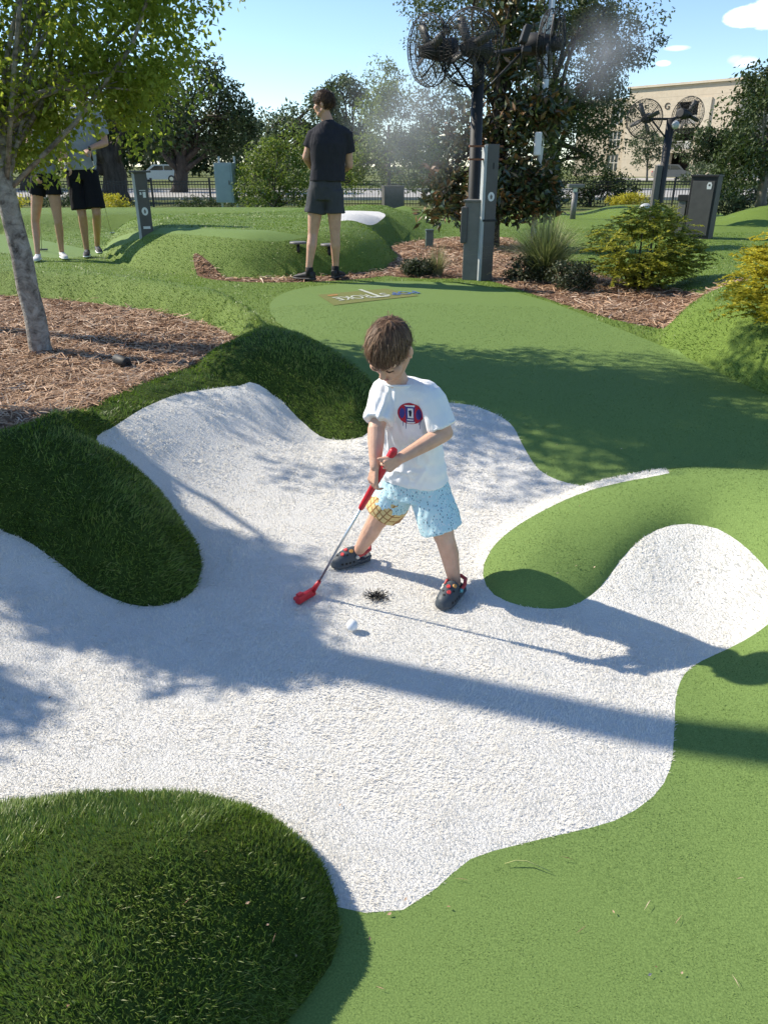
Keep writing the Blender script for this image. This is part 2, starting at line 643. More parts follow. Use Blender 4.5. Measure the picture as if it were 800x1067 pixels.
vs = scene.view_settings
scene.display_settings.display_device = 'sRGB'
vs.view_transform = 'Standard'
vs.look = 'None'
vs.exposure = 0.60
vs.gamma = 1.0
vs.use_curve_mapping = False
scene.render.engine = 'CYCLES'
cy = scene.cycles
cy.max_bounces = 6
cy.diffuse_bounces = 3
cy.glossy_bounces = 2
cy.transmission_bounces = 4
cy.transparent_max_bounces = 6
cy.volume_bounces = 0
cy.use_denoising = True
cy.use_adaptive_sampling = True
cy.adaptive_threshold = 0.02
cy.caustics_reflective = False
cy.caustics_refractive = False

# ------------------------------------------------------------------ ground materials
k = Mat("white turf", 0.85, 0.2)
v = k.coord()
k.color(k.mix(k.math('MULTIPLY', k.noise(1.3, 5, 0.6, v), 0.35), k.ramp(k.noise(260, 3, 0.6, v), [(0.3, (0.62, 0.605, 0.575)), (0.62, (0.80, 0.785, 0.755))]), (0.74, 0.72, 0.68)))
k.bump(k.noise(120, 4, 0.65, v), 0.8, 0.012)
m_white = k.m

k = Mat("putting green turf", 0.8, 0.2)
v = k.coord()
fine = k.ramp(k.noise(230, 3, 0.6, v), [(0.32, (0.083, 0.140, 0.036)), (0.66, (0.202, 0.292, 0.084))])
k.color(k.mix(k.math('MULTIPLY', k.noise(1.1, 4, 0.55, v), 0.55), fine, (0.165, 0.248, 0.066)))
k.bump(k.noise(200, 3, 0.6, v), 0.3, 0.004)
m_green = k.m

k = Mat("fringe turf", 0.75, 0.25)
v = k.coord()
fine = k.ramp(k.noise(70, 4, 0.65, v), [(0.3, (0.075, 0.12, 0.015)), (0.7, (0.20, 0.285, 0.048))])
k.color(k.mix(k.math('MULTIPLY', k.noise(0.9, 4, 0.55, v), 0.5), fine, (0.13, 0.215, 0.04)))
k.bump(k.noise(60, 4, 0.65, v), 0.8, 0.02)
m_turf = k.m

k = Mat("pine straw mulch", 0.9, 0.15)
v = k.coord()
lit = k.ramp(k.noise(45, 6, 0.7, v, 2.5), [(0.28, (0.06, 0.032, 0.02)), (0.5, (0.26, 0.145, 0.09)), (0.72, (0.44, 0.27, 0.175))])
k.color(k.mix(k.math('MULTIPLY', k.noise(2.0, 4, 0.6, v), 0.7), lit, (0.30, 0.185, 0.125)))
k.bump(k.noise(40, 6, 0.75, v, 2.0), 1.0, 0.04)
m_straw = k.m

k = Mat("rough grass ground", 0.9, 0.1)
v = k.coord()
k.color(k.ramp(k.noise(0.6, 8, 0.65, v), [(0.3, (0.07, 0.10, 0.03)), (0.55, (0.15, 0.17, 0.06)), (0.75, (0.22, 0.20, 0.10))]))
k.bump(k.noise(9, 5, 0.7, v), 0.6, 0.08)
m_far = k.m

# the course ends at the fence; rough grass beyond
far = GC == "turf"
cen = GV[GF].mean(1)
GC[(GC == "turf") & ((cen[:, 1] > 29) | (np.abs(cen[:, 0]) > 26))] = "ground"
sheet("ground", "ground", m_far)
GC[(GC == "turf") & (cen[:, 1] < 5.5) & (cen[:, 0] < 1.5)] = "long"
k = Mat("dark thatch under long turf", 0.9, 0.1)
v = k.coord()
k.color(k.ramp(k.noise(60, 4, .6, v), [(.3, (0.022, 0.040, 0.008)), (.7, (0.065, 0.10, 0.02))]))
k.bump(k.noise(60, 4, .6, v), .8, .02)
m_thatch = k.m
sheet("long_turf_ground", "long", m_thatch)
sheet("course_ground", "turf", m_turf)
sheet("bunker_ground", "white", m_white)
sheet("putting_green_ground", "green", m_green)
sheet("mulch_ground", "bed", m_straw)


# ------------------------------------------------------------------ fibres of the turf
def blades(name, cls, dens, height, width, m, near, farr, lean=0.35, clsmask=None, seed=1, curl=0.5, zoff=0.0, patch=0.55, gmax=1.5):
    r = np.random.default_rng(seed)
    sel = GF[GC == cls]
    A, B, C = GV[sel[:, 0]], GV[sel[:, 1]], GV[sel[:, 2]]
    cc = (A + B + C) / 3
    dist = np.hypot(cc[:, 0], cc[:, 1])
    # inside the view, with some margin
    rel = cc - np.array([0, 0, CAM_Z])
    zc = rel[:, 1] * CP - rel[:, 2] * SP
    xs = rel[:, 0] / np.maximum(zc, .05) * FPX
    ys = (rel[:, 1] * SP + rel[:, 2] * CP) / np.maximum(zc, .05) * FPX
    ok = (zc > .2) & (np.abs(xs) < 500) & (ys > -640) & (dist >= near) & (dist < farr)
    if clsmask is not None:
        ok &= clsmask(cc)
    A, B, C, dist, sel = A[ok], B[ok], C[ok], dist[ok], sel[ok]
    area = np.linalg.norm(np.cross(B - A, C - A), axis=1) / 2
    dn = dens(dist)
    cnt = r.poisson(area * dn)
    idx = np.repeat(np.arange(len(A)), cnt)
    n = len(idx)
    u, w = r.random(n), r.random(n)
    fl = u + w > 1
    u[fl], w[fl] = 1 - u[fl], 1 - w[fl]
    P = A[idx] + (B - A)[idx] * u[:, None] + (C - A)[idx] * w[:, None]
    Nn = GN[sel[idx, 0]] * (1 - u - w)[:, None] + GN[sel[idx, 1]] * u[:, None] + GN[sel[idx, 2]] * w[:, None]
    Nn /= np.linalg.norm(Nn, axis=1, keepdims=True)
    grow = np.sqrt(np.maximum(dist[idx], 1) / 1.6)
    h = height * r.uniform(0.65, 1.2, n) * np.minimum(grow, gmax)
    wd = width * r.uniform(0.7, 1.2, n) * grow
    rd = r.normal(size=(n, 3))
    fx = np.zeros(n)
    fy = np.zeros(n)
    for fr in (2.1, 5.3, 13.0, 31.0):        # the pile leans together in patches
        p0, p1, p2, p3 = r.uniform(0, 6.28, 4)
        c, s_ = math.cos(p0), math.sin(p0)
        fx += np.sin(fr * (P[:, 0] * c + P[:, 1] * s_) + p1 + 1.7 * np.sin(fr * .6 * (P[:, 1] * c - P[:, 0] * s_) + p2))
        fy += np.sin(fr * (P[:, 1] * c - P[:, 0] * s_) + p3 + 1.7 * np.sin(fr * .6 * (P[:, 0] * c + P[:, 1] * s_) + p0))
    rd[:, 0] += fx * patch
    rd[:, 1] += fy * patch
    h *= 1 + .16 * np.clip(fx * .6 + fy * .4, -1.5, 1.5) * min(1, patch * 1.5)
    rd -= Nn * (rd * Nn).sum(1, keepdims=True)
    rd /= np.linalg.norm(rd, axis=1, keepdims=True)
    side = np.cross(rd, Nn)
    ln = np.abs(r.normal(0, lean, n))[:, None]
    up = Nn + rd * ln
    up /= np.linalg.norm(up, axis=1, keepdims=True)
    tip = up + rd * curl * r.uniform(0.3, 1.3, n)[:, None]
    tip /= np.linalg.norm(tip, axis=1, keepdims=True)
    P = P - Nn * 0.002 + Nn * zoff
    s = side * (wd / 2)[:, None]
    mid = P + up * (h * 0.55)[:, None]
    V = np.stack([P - s, P + s, mid - s * .8, mid + s * .8, mid + tip * (h * 0.5)[:, None]], 1).reshape(-1, 3)
    b = (np.arange(n) * 5)[:, None]
    F = np.concatenate([b + np.array([[0, 1, 3]]), b + np.array([[0, 3, 2]]), b + np.array([[2, 3, 4]])], 1).reshape(-1, 3)
    me = np_mesh(name, V, F, False)
    o = link(name, me, m)
    print(name, n)
    return o


k = Mat("turf blades", 0.42, 0.35)
k.color(k.mix(k.math('MULTIPLY', k.ramp(k.noise(9, 3, .6, k.coord()), [(.42, 0.0), (.62, 1.0)]), .45), k.ramp(k.island(), [(0.0, (0.055, 0.098, 0.012)), (0.45, (0.125, 0.20, 0.028)), (0.8, (0.205, 0.295, 0.055)), (0.97, (0.30, 0.31, 0.10))]), (0.09, 0.125, 0.016)))
k.translucent((0.20, 0.34, 0.04), 0.25)
m_blade = k.m
k = Mat("white turf fibres", 0.8, 0.15)
k.color(k.mix(k.math('MULTIPLY', k.ramp(k.noise(3.5, 5, .65, k.coord()), [(.45, 0.0), (.7, 1.0)]), .35), k.ramp(k.island(), [(0.0, (0.70, 0.675, 0.625)), (0.5, (0.85, 0.81, 0.735)), (1.0, (0.93, 0.895, 0.82))]), (0.68, 0.65, 0.60)))
k.translucent((0.90, 0.875, 0.82), 0.4)
m_wfib = k.m
k = Mat("putting turf fibres", 0.6, 0.2)
k.color(k.ramp(k.island(), [(0.0, (0.112, 0.175, 0.044)), (0.6, (0.188, 0.275, 0.076)), (1.0, (0.26, 0.345, 0.115))]))
k.translucent((0.24, 0.35, 0.10), 0.15)
m_gfib = k.m

STUFF = []


def stuff(o, label, cat):
    tag(o, label, cat, None, "stuff")


stuff(blades("long_turf_grass", "long", lambda d: np.clip(52000 / np.maximum(d, 1) ** 1.45, 4000, 40000), 0.0245, 0.0025, m_blade, 0.3, 9.0, 0.6, seed=2, curl=0.7, patch=.7, gmax=1.0),
      "long dark green artificial turf blades on the mounds around the bunker", "turf")
stuff(blades("fringe_grass", "turf", lambda d: np.clip(20000 / d ** 1.2, 250, 5000), 0.012, 0.0026, m_blade, 1.5, 17.0, 0.8, seed=3, patch=.8),
      "mid green fringe turf blades beyond the bunker", "turf")
stuff(blades("white_turf_fibre", "white", lambda d: np.clip(50000 / np.maximum(d, 1) ** 1.3, 5000, 42000), 0.0115, 0.0024, m_wfib, 0.5, 7.0, 1.0, seed=4, curl=1.1, patch=.9),
      "short white turf fibres filling the bunker", "turf")
stuff(blades("putting_turf_fibre", "green", lambda d: np.clip(70000 / np.maximum(d, 1) ** 1.5, 4000, 60000), 0.0055, 0.0017, m_gfib, 0.5, 7.0, 0.9, seed=5, curl=1.0),
      "short curly green fibres of the putting surface", "turf")


def straw(name, dens, near, farr, seed):
    """pine needles lying loose over the mulch"""
    r = np.random.default_rng(seed)
    sel = GF[GC == "bed"]
    A, B, C = GV[sel[:, 0]], GV[sel[:, 1]], GV[sel[:, 2]]
    cc = (A + B + C) / 3
    dist = np.hypot(cc[:, 0], cc[:, 1])
    ok = (dist > near) & (dist < farr) & (np.abs(cc[:, 0]) < cc[:, 1] * .62)
    A, B, C = A[ok], B[ok], C[ok]
    area = np.linalg.norm(np.cross(B - A, C - A), axis=1) / 2
    idx = np.repeat(np.arange(len(A)), r.poisson(area * dens))
    n = len(idx)
    u, w = r.random(n), r.random(n)
    fl = u + w > 1
    u[fl], w[fl] = 1 - u[fl], 1 - w[fl]
    P = A[idx] + (B - A)[idx] * u[:, None] + (C - A)[idx] * w[:, None]
    ln = r.uniform(0.06, 0.17, n)
    a = r.uniform(0, 2 * np.pi, n)
    D = np.c_[np.cos(a), np.sin(a), r.normal(0.05, 0.2, n)]
    S = np.c_[-np.sin(a), np.cos(a), r.normal(0, .4, n)]
    wd = r.uniform(0.0035, 0.006, n) * np.sqrt(cc[ok][idx][:, 1] / 5)
    P[:, 2] += np.abs(r.normal(0.004, 0.014, n))
    bend = np.c_[np.zeros(n), np.zeros(n), -r.uniform(0.0, .25, n) * ln] + S * (r.normal(0, .1, n) * ln)[:, None]
    s = S * (wd / 2)[:, None]
    e0, e1 = P - D * (ln / 2)[:, None] + bend * .5, P + D * (ln / 2)[:, None] + bend * .5
    V = np.stack([e0 - s, e0 + s, P - s, P + s, e1 - s, e1 + s], 1).reshape(-1, 3)
    b = (np.arange(n) * 6)[:, None]
    F = np.concatenate([b + np.array([[0, 1, 3, 2]]), b + np.array([[2, 3, 5, 4]])], 1).reshape(-1, 4)
    return link(name, np_mesh(name, V, F, False), m_needle)


k = Mat("pine needles", 0.7, 0.2)
k.color(k.ramp(k.island(), [(0.0, (0.16, 0.09, 0.055)), (0.35, (0.40, 0.245, 0.15)), (0.75, (0.58, 0.385, 0.25)), (1.0, (0.70, 0.56, 0.43))]))
m_needle = k.m
stuff(straw("pine_straw", 3000, 2, 7.2, 11), "loose reddish brown pine straw in the planting bed at left", "pine straw")
stuff(straw("pine_straw", 900, 7.2, 14, 12), "pine straw strewn in the planting beds by the posts and shrubs", "pine straw")

# ------------------------------------------------------------------ foliage
def leaf_mat(name, stops, trans, tfac, rough=0.5, spec=0.35, clump=None):
    k = Mat(name, rough, spec)
    c = k.ramp(k.island(), stops)
    if clump:
        c = k.mix(k.math('MULTIPLY', k.ramp(k.noise(clump, 2, 0.5, k.coord()), [(0.4, 0.0), (0.6, 1.0)]), 0.5), c, stops[-1][1])
    k.color(c)
    k.translucent(trans, tfac)
    return k.m


m_leaf_young = leaf_mat("young tree leaves", [(0, (0.065, 0.105, 0.016)), (0.5, (0.145, 0.205, 0.03)), (0.9, (0.225, 0.285, 0.05)), (1, (0.32, 0.33, 0.08))], (0.44, 0.53, 0.07), 0.52)
m_leaf_oak = leaf_mat("live oak leaves", [(0, (0.028, 0.046, 0.014)), (0.6, (0.056, 0.084, 0.027)), (1, (0.10, 0.13, 0.05))], (0.08, 0.12, 0.03), 0.18)
m_leaf_oak2 = leaf_mat("big oak leaves", [(0, (0.042, 0.062, 0.024)), (0.6, (0.085, 0.115, 0.045)), (1, (0.15, 0.18, 0.08))], (0.15, 0.20, 0.07), 0.25)
m_leaf_grey = leaf_mat("grey green leaves", [(0, (0.05, 0.075, 0.035)), (0.6, (0.10, 0.135, 0.065)), (1, (0.16, 0.19, 0.10))], (0.14, 0.19, 0.08), 0.25)
m_leaf_light = leaf_mat("light green leaves", [(0, (0.06, 0.10, 0.018)), (0.55, (0.125, 0.18, 0.04)), (1, (0.23, 0.27, 0.075))], (0.24, 0.32, 0.05), 0.35)
m_leaf_mag = leaf_mat("magnolia leaves", [(0, (0.028, 0.046, 0.014)), (0.55, (0.070, 0.100, 0.030)), (0.75, (0.12, 0.125, 0.045)), (0.84, (0.17, 0.095, 0.035)), (0.96, (0.24, 0.12, 0.04)), (1, (0.4, 0.3, 0.18))], (0.12, 0.10, 0.03), 0.12, 0.32, 0.6)
m_leaf_yellow = leaf_mat("golden leaves", [(0, (0.16, 0.19, 0.02)), (0.35, (0.38, 0.37, 0.035)), (0.8, (0.60, 0.53, 0.05)), (1, (0.68, 0.60, 0.10))], (0.65, 0.58, 0.06), 0.36)
m_leaf_abelia = leaf_mat("yellow green leaves", [(0, (0.07, 0.11, 0.018)), (0.35, (0.19, 0.23, 0.035)), (0.7, (0.38, 0.37, 0.055)), (1, (0.55, 0.49, 0.08))], (0.48, 0.50, 0.06), 0.36)
m_leaf_low = leaf_mat("small dark shrub leaves", [(0, (0.02, 0.032, 0.014)), (0.6, (0.055, 0.07, 0.035)), (1, (0.12, 0.13, 0.075))], (0.08, 0.11, 0.04), 0.15)
m_bark_pale = None


def bark(name, stops, scale, zs=0.35):
    k = Mat(name, 0.85, 0.2)
    v = k.coord("Object", (1, 1, zs))
    k.color(k.ramp(k.noise(scale, 7, 0.68, v, 0.6), stops))
    k.bump(k.noise(scale * 1.7, 6, 0.7, v), 0.7, 0.02)
    return k.m


m_bark_pale = bark("pale mottled bark", [(0.30, (0.06, 0.052, 0.045)), (0.42, (0.19, 0.17, 0.15)), (0.55, (0.34, 0.315, 0.28)), (0.72, (0.46, 0.43, 0.39))], 13, 1.3)
m_bark_dark = bark("dark oak bark", [(0.3, (0.035, 0.028, 0.022)), (0.7, (0.11, 0.09, 0.075))], 6)
m_bark_grey = bark("grey bark", [(0.3, (0.10, 0.09, 0.075)), (0.7, (0.26, 0.23, 0.2))], 9)


def leaf_mesh(name, P, D, Nn, ln, wd, fold=0.25):
    """pointed leaves, folded along the middle: 4 triangles each"""
    S = np.cross(D, Nn)
    S /= np.maximum(np.linalg.norm(S, axis=1, keepdims=True), 1e-6)
    Nn = np.cross(S, D)
    l, w = ln[:, None], wd[:, None]
    mid = P + D * l * .5 - Nn * w * fold
    V = np.stack([P, P + D * l * .45 + S * w * .5, P + D * l - Nn * l * .12, P + D * l * .45 - S * w * .5, mid], 1).reshape(-1, 3)
    b = (np.arange(len(P)) * 5)[:, None]
    F = np.concatenate([b + np.array([[0, 1, 4]]), b + np.array([[1, 2, 4]]), b + np.array([[2, 3, 4]]), b + np.array([[3, 0, 4]])], 1).reshape(-1, 3)
    return np_mesh(name, V, F, False)


def rand_dirs(r, n):
    d = r.normal(size=(n, 3))
    return d / np.linalg.norm(d, axis=1, keepdims=True)


def clump_leaves(name, centres, radii, per, ln, wd, seed, droop=-0.2, updir=0.5):
    """leaves scattered in clumps; each clump is a small cloud of leaves"""
    r = np.random.default_rng(seed)
    c = np.repeat(np.asarray(centres), per, 0)
    rad = np.repeat(np.asarray(radii), per)
    n = len(c)
    off = rand_dirs(r, n) * (r.random(n) ** (1 / 2.2))[:, None] * rad[:, None]
    off[:, 2] *= 0.75
    D = rand_dirs(r, n) + off / np.maximum(rad[:, None], 1e-3) * 0.6
    D[:, 2] += droop
    D /= np.linalg.norm(D, axis=1, keepdims=True)
    Nn = rand_dirs(r, n)
    Nn[:, 2] = np.abs(Nn[:, 2]) + updir
    Nn -= D * (Nn * D).sum(1, keepdims=True)
    Nn /= np.maximum(np.linalg.norm(Nn, axis=1, keepdims=True), 1e-6)
    return leaf_mesh(name, c + off, D, Nn, ln * r.uniform(.6, 1.25, n), wd * r.uniform(.7, 1.2, n))


def in_ell(r, n, c, s, shell=0.55):
    d = rand_dirs(r, n)
    rr = (shell ** 3 + (1 - shell ** 3) * r.random(n)) ** (1 / 3)
    return np.asarray(c) + d * rr[:, None] * np.asarray(s)


def limb(mb, a, b, ra, rb, r, bend=0.12, n=5, sides=7):
    a, b = Vector(a), Vector(b)
    L = (b - a).length
    pts, rad = [], []
    o = Vector(r.normal(0, 1, 3)) * bend * L
    for i in range(n + 1):
        t = i / n
        pts.append(a.lerp(b, t) + o * math.sin(math.pi * t) + Vector((0, 0, 1)) * L * 0.08 * math.sin(math.pi * t))
        rad.append(ra + (rb - ra) * t)
    mb.tube(pts, rad, sides)
    return pts


def tree(name, base, trunk_top, r0, r1, ells, clump_r, n_clumps, per, ln, wd, leafm, barkm, label, cat="tree", group=None, seed=1,
         shell=0.5, droop=-0.2, updir=0.5, n_limb=None, trunk_pts=None, extra=None, limb_k=.6):
    """ells: list of (centre, half sizes, share) in world coordinates"""
    r = np.random.default_rng(seed)
    base = Vector(base)
    root = empty(name, base, label, cat, group)
    cs = []
    tot = sum(e[2] for e in ells)
    for c, s, sh in ells:
        cs.append(in_ell(r, max(2, int(n_clumps * sh / tot)), c, s, shell))
    cs = np.vstack(cs)
    if extra is not None:
        cs = np.vstack([cs, extra])
    rad = clump_r * r.uniform(.55, 1.35, len(cs))
    lm = clump_leaves("crown", cs - np.array(base), rad, per, ln, wd, seed + 50, droop, updir)
    link("crown", lm, leafm, root)
    mb = MB()
    top = Vector(trunk_top)
    tp = [Vector((0, 0, -.15))] + [Vector(q) - base for q in (trunk_pts or [])] + [top - base]
    dense = []
    for i in range(len(tp) - 1):
        for j in range(4):
            dense.append(tp[i].lerp(tp[i + 1], j / 4) + Vector(r.normal(0, 1, 3)) * r1 * 0.12)
    dense.append(tp[-1])
    nd = len(dense) - 1
    mb.tube(dense, [(r0 * 1.25 if i == 0 else r0 + (r1 - r0) * i / nd) for i in range(nd + 1)], 12)
    k = n_limb or min(16, max(4, len(cs) // 6))
    pick = r.choice(len(cs), min(k, len(cs)), False)
    for j in pick:
        t = r.uniform(0.6, 1.0)
        a = dense[int(t * nd)]
        e = Vector(cs[j]) - base
        pts = limb(mb, a, e, r1 * limb_k, r1 * 0.1, r, .1)
        near = np.argsort(((cs - cs[j]) ** 2).sum(1))[1:4]
        for q in near:
            limb(mb, pts[3], Vector(cs[q]) - base, r1 * .22, r1 * .05, r, .1, 3, 5)
    link("trunk", mb.mesh("trunk"), barkm, root)
    return root


def ell_px(px, py, Y, rx, ry, rz, share=1.0):
    """crown lobe centred on a sight line at distance Y; half sizes in metres"""
    return (tuple(ony(px, py, Y)), (rx, ry, rz), share)


def gz(px, Y):
    """ground point at distance Y below the sight lines of column px (for near vertical things)"""
    d = Y / (CP) * 1.0
    x = (px - 400) / FPX * (Y * CP + 1.3 * SP)
    return Vector((x, Y, hz(x, Y)))


# young tree beside the left bed, its crown over the upper left corner
b = G(45, 367)
Yt = b.y
tree("young_tree", b, ony(-12, 95, Yt - .05), 0.078, 0.052,
     [ell_px(62, 28, Yt + .1, .85, .8, .60, 1.25), ell_px(-60, 20, Yt, 1.0, .9, .8, .9), ell_px(5, 120, Yt + .1, .30, .5, .30, .5), ell_px(108, 88, Yt + .3, .42, .5, .20, .42), ell_px(42, 140, Yt + .25, .10, .3, .20, .12), ell_px(135, 122, Yt + .3, .10, .2, .14, .10),
      ell_px(90, -60, Yt + .1, .85, 1.0, .65, 1.1), ell_px(152, 40, Yt + .2, .26, .45, .34, .36), ell_px(-10, -190, Yt, 1.2, 1.1, .8, 1.1), ell_px(150, -200, Yt, .9, .9, .6, .7)],
     0.20, 360, 80, 0.044, 0.027, m_leaf_young, m_bark_pale, "young tree with pale mottled trunk rising from the pine straw bed", seed=21, shell=0.2,
     droop=-0.5, trunk_pts=[ony(22, 268, Yt), ony(3, 180, Yt - .02)], n_limb=26, limb_k=.32)

# live oaks beyond the fence
tree("oak_tree", gz(122, 38), ony(112, 150, 38), 0.62, 0.42, [ell_px(70, 105, 38, 3.6, 3, 2.2), ell_px(140, 120, 38, 2.4, 2.5, 1.6), ell_px(20, 140, 38, 2.6, 2.5, 1.6)], .8, 120, 70, .26, .13, m_leaf_oak, m_bark_dark,
     "dark oak with thick leaning trunk just left of the hole marker post", group="oaks beyond the fence", seed=31)
tree("oak_tree", gz(187, 52), ony(190, 158, 52), 0.5, 0.35, [ell_px(200, 112, 52, 3.6, 3, 2.6, 1.4), ell_px(240, 135, 52, 1.8, 2, 1.8, .6), ell_px(165, 125, 53, 2.5, 2.5, 2.2, .8)], .85, 150, 70, .30, .15, m_leaf_oak, m_bark_dark,
     "dark rounded oak standing behind the blue grey cabinet", group="oaks beyond the fence", seed=32)
tree("oak_tree", gz(30, 56), ony(30, 160, 56), 0.5, 0.35, [ell_px(30, 125, 56, 5, 3, 3.2), ell_px(-60, 130, 56, 4, 3, 3)], .9, 110, 60, .32, .16, m_leaf_oak, m_bark_dark,
     "dark oak behind the couple, farthest left beyond the fence", group="oaks beyond the fence", seed=33)
tree("oak_tree", gz(268, 75), ony(268, 165, 75), 0.5, 0.3, [ell_px(300, 148, 75, 4.2, 3, 2.8), ell_px(330, 130, 76, 2.8, 3, 2.6)], 1.1, 90, 60, .40, .2, m_leaf_grey, m_bark_dark,
     "grey green tree far behind the standing man at left", group="far grey trees", seed=34)
tree("oak_tree", gz(362, 80), ony(362, 160, 80), 0.5, 0.3, [ell_px(362, 128, 80, 3.2, 3, 4.2)], 1.1, 80, 60, .42, .2, m_leaf_grey, m_bark_dark,
     "tall grey green tree far behind the standing man's right shoulder", group="far grey trees", seed=35)
# screening plants inside the fence
tree("screening_bush", gz(285, 25), ony(285, 205, 25), .08, .05, [ell_px(290, 178, 25, 1.0, .9, 1.0), ell_px(270, 195, 25, .8, .8, .7, .7), ell_px(310, 190, 25, 1.0, .8, .8, .7), ell_px(305, 150, 25, .55, .5, .45, .35)],
     .32, 110, 60, .12, .05, m_leaf_light, m_bark_grey, "bushy light green shrub behind the man, beside the blue grey cabinet", "bush", seed=36, shell=.3)
tree("slender_tree", gz(405, 29), ony(405, 130, 29), .09, .05, [ell_px(405, 120, 29, 1.15, 1, 1.5), ell_px(390, 165, 29, 1.2, 1, 1.0, .8), ell_px(430, 165, 29, 1.1, 1, 1.1, .8), ell_px(400, 92, 29, .7, .7, .8, .4), ell_px(355, 180, 29, .8, .8, .7, .4)],
     .36, 190, 60, .13, .055, m_leaf_light, m_bark_grey, "airy light green tree right of the man, in the mist", seed=37, shell=.2)
tree("slender_tree", gz(452, 33), ony(452, 150, 33), .1, .06, [ell_px(455, 110, 33, 1.2, 1, 1.6), ell_px(445, 160, 33, 1.3, 1, 1.2)],
     .42, 90, 60, .15, .07, m_leaf_grey, m_bark_grey, "grey green tree in the mist behind the magnolia", seed=38, shell=.2)
# magnolia
bm_ = G(512, 258)
tree("magnolia_tree", bm_, ony(520, 60, bm_.y), .10, .05,
     [ell_px(512, 205, bm_.y, .75, .6, .40, 1.1), ell_px(468, 205, bm_.y, .42, .5, .45, .7), ell_px(545, 190, bm_.y, .5, .5, .42, .8), ell_px(512, 140, bm_.y, .70, .6, .5, 1.1),
      ell_px(522, 70, bm_.y, .42, .4, .55, .75), ell_px(535, 5, bm_.y, .40, .4, .5, .6), ell_px(535, -60, bm_.y, .35, .4, .5, .4), ell_px(560, 120, bm_.y, .42, .4, .5, .5), ell_px(563, 116, bm_.y - .38, .22, .14, .24, .35), ell_px(562, 205, bm_.y - .38, .25, .14, .34, .5)],
     .18, 400, 20, .145, .060, m_leaf_mag, m_bark_dark, "magnolia with dark glossy and rusty brown leaves behind the misting fan", seed=39, shell=.15, droop=.15, updir=.2, n_limb=40)
# big oak behind it
tree("oak_tree", gz(575, 27), ony(575, 120, 27), .30, .18, [ell_px(590, 60, 27, 2.2, 2, 2.0), ell_px(640, 35, 27, 1.5, 1.6, .9, .6), ell_px(560, 130, 27, 1.7, 1.5, 1.6, .8), ell_px(620, 120, 27, 1.2, 1.5, 1.5, .7), ell_px(570, 0, 27, 2.2, 2, 1.3, .8), ell_px(480, 20, 28, 1.9, 1.5, 1.2, .7)],
     .5, 330, 110, .125, .062, m_leaf_oak2, m_bark_dark, "large dark oak filling the sky behind the magnolia", group=None, seed=40, shell=.35)
tree("dark_bush", gz(615, 34), ony(615, 200, 34), .1, .06, [ell_px(612, 188, 34, 1.3, 1, .9), ell_px(640, 196, 34, .9, .8, .6, .5)], .35, 60, 60, .14, .07, m_leaf_oak, m_bark_dark,
     "dark bush at the fence beneath the big oak", "bush", seed=41, shell=.2)
tree("small_street_tree", gz(674, 88), ony(674, 165, 88), .12, .07, [ell_px(674, 152, 88, 1.6, 1.4, 2.2)], .6, 45, 50, .28, .13, m_leaf_grey, m_bark_grey,
     "small thin tree before the tan building's brick face", seed=42, shell=.2)
tree("oak_tree", gz(748, 44), ony(745, 168, 44), .3, .2, [ell_px(728, 150, 44, 1.5, 1.4, .9), ell_px(755, 162, 44, 1.6, 1.4, 1.4), ell_px(775, 140, 44, 1.5, 1.4, 1.2)], .5, 110, 60, .2, .1, m_leaf_oak, m_bark_dark,
     "dark green oak partly covering the tan building", seed=43, shell=.3)
tree("dark_bush", gz(735, 42), ony(735, 190, 42), .08, .05, [ell_px(735, 185, 42, 1.2, 1, .7)], .32, 35, 60, .13, .07, m_leaf_grey, m_bark_dark,
     "rounded shrub under the oak beside the tan building", "bush", seed=44, shell=.2)
tree("leaning_tree", gz(790, 21), ony(797, 150, 21), .13, .08, [ell_px(790, 130, 21, .9, 1, 1.2), ell_px(815, 90, 21, 1.0, 1, 1.0), ell_px(765, 175, 21, .6, .8, .6, .5), ell_px(850, 130, 21, 1.2, 1, 1.4)],
     .35, 170, 60, .13, .065, m_leaf_oak, m_bark_grey, "green tree with grey trunk at the right edge", seed=45, shell=.25)
tree("dark_bush", gz(765, 24), ony(765, 212, 24), .05, .03, [ell_px(760, 208, 24, .7, .6, .4), ell_px(785, 205, 24, .6, .6, .45, .6)], .25, 50, 50, .11, .05, m_leaf_grey, m_bark_dark,
     "grey green bush behind the dark kiosk", "bush", seed=46, shell=.2)


def wood(name, spans, seed, m, label, ln=.8):
    """far trees that read as one mass"""
    r = np.random.default_rng(seed)
    cs = []
    for x0, x1, y, z0, z1, n in spans:
        x = r.uniform(x0, x1, n)
        hgt = z1 * (0.7 + 0.3 * np.sin(x * .31 + seed) * np.cos(x * .13))
        cs.append(np.c_[x, y + r.uniform(-3, 3, n), z0 + (hgt - z0) * np.sqrt(r.random(n))])
    cs = np.vstack(cs)
    me = clump_leaves(name, cs, np.full(len(cs), 1.3) * r.uniform(.6, 1.4, len(cs)), 40, ln, ln * .5, seed)
    o = link(name, me, m)
    stuff(o, label, "trees")


wood("far_wood", [(-95, -20, 125, 0, 9, 420), (-60, 20, 150, 0, 11, 300)], 61, m_leaf_oak, "dark line of trees far beyond the road at left")
wood("far_wood", [(70, 160, 140, 0, 9, 200)], 62, m_leaf_oak, "dark line of trees far beyond the road at right")


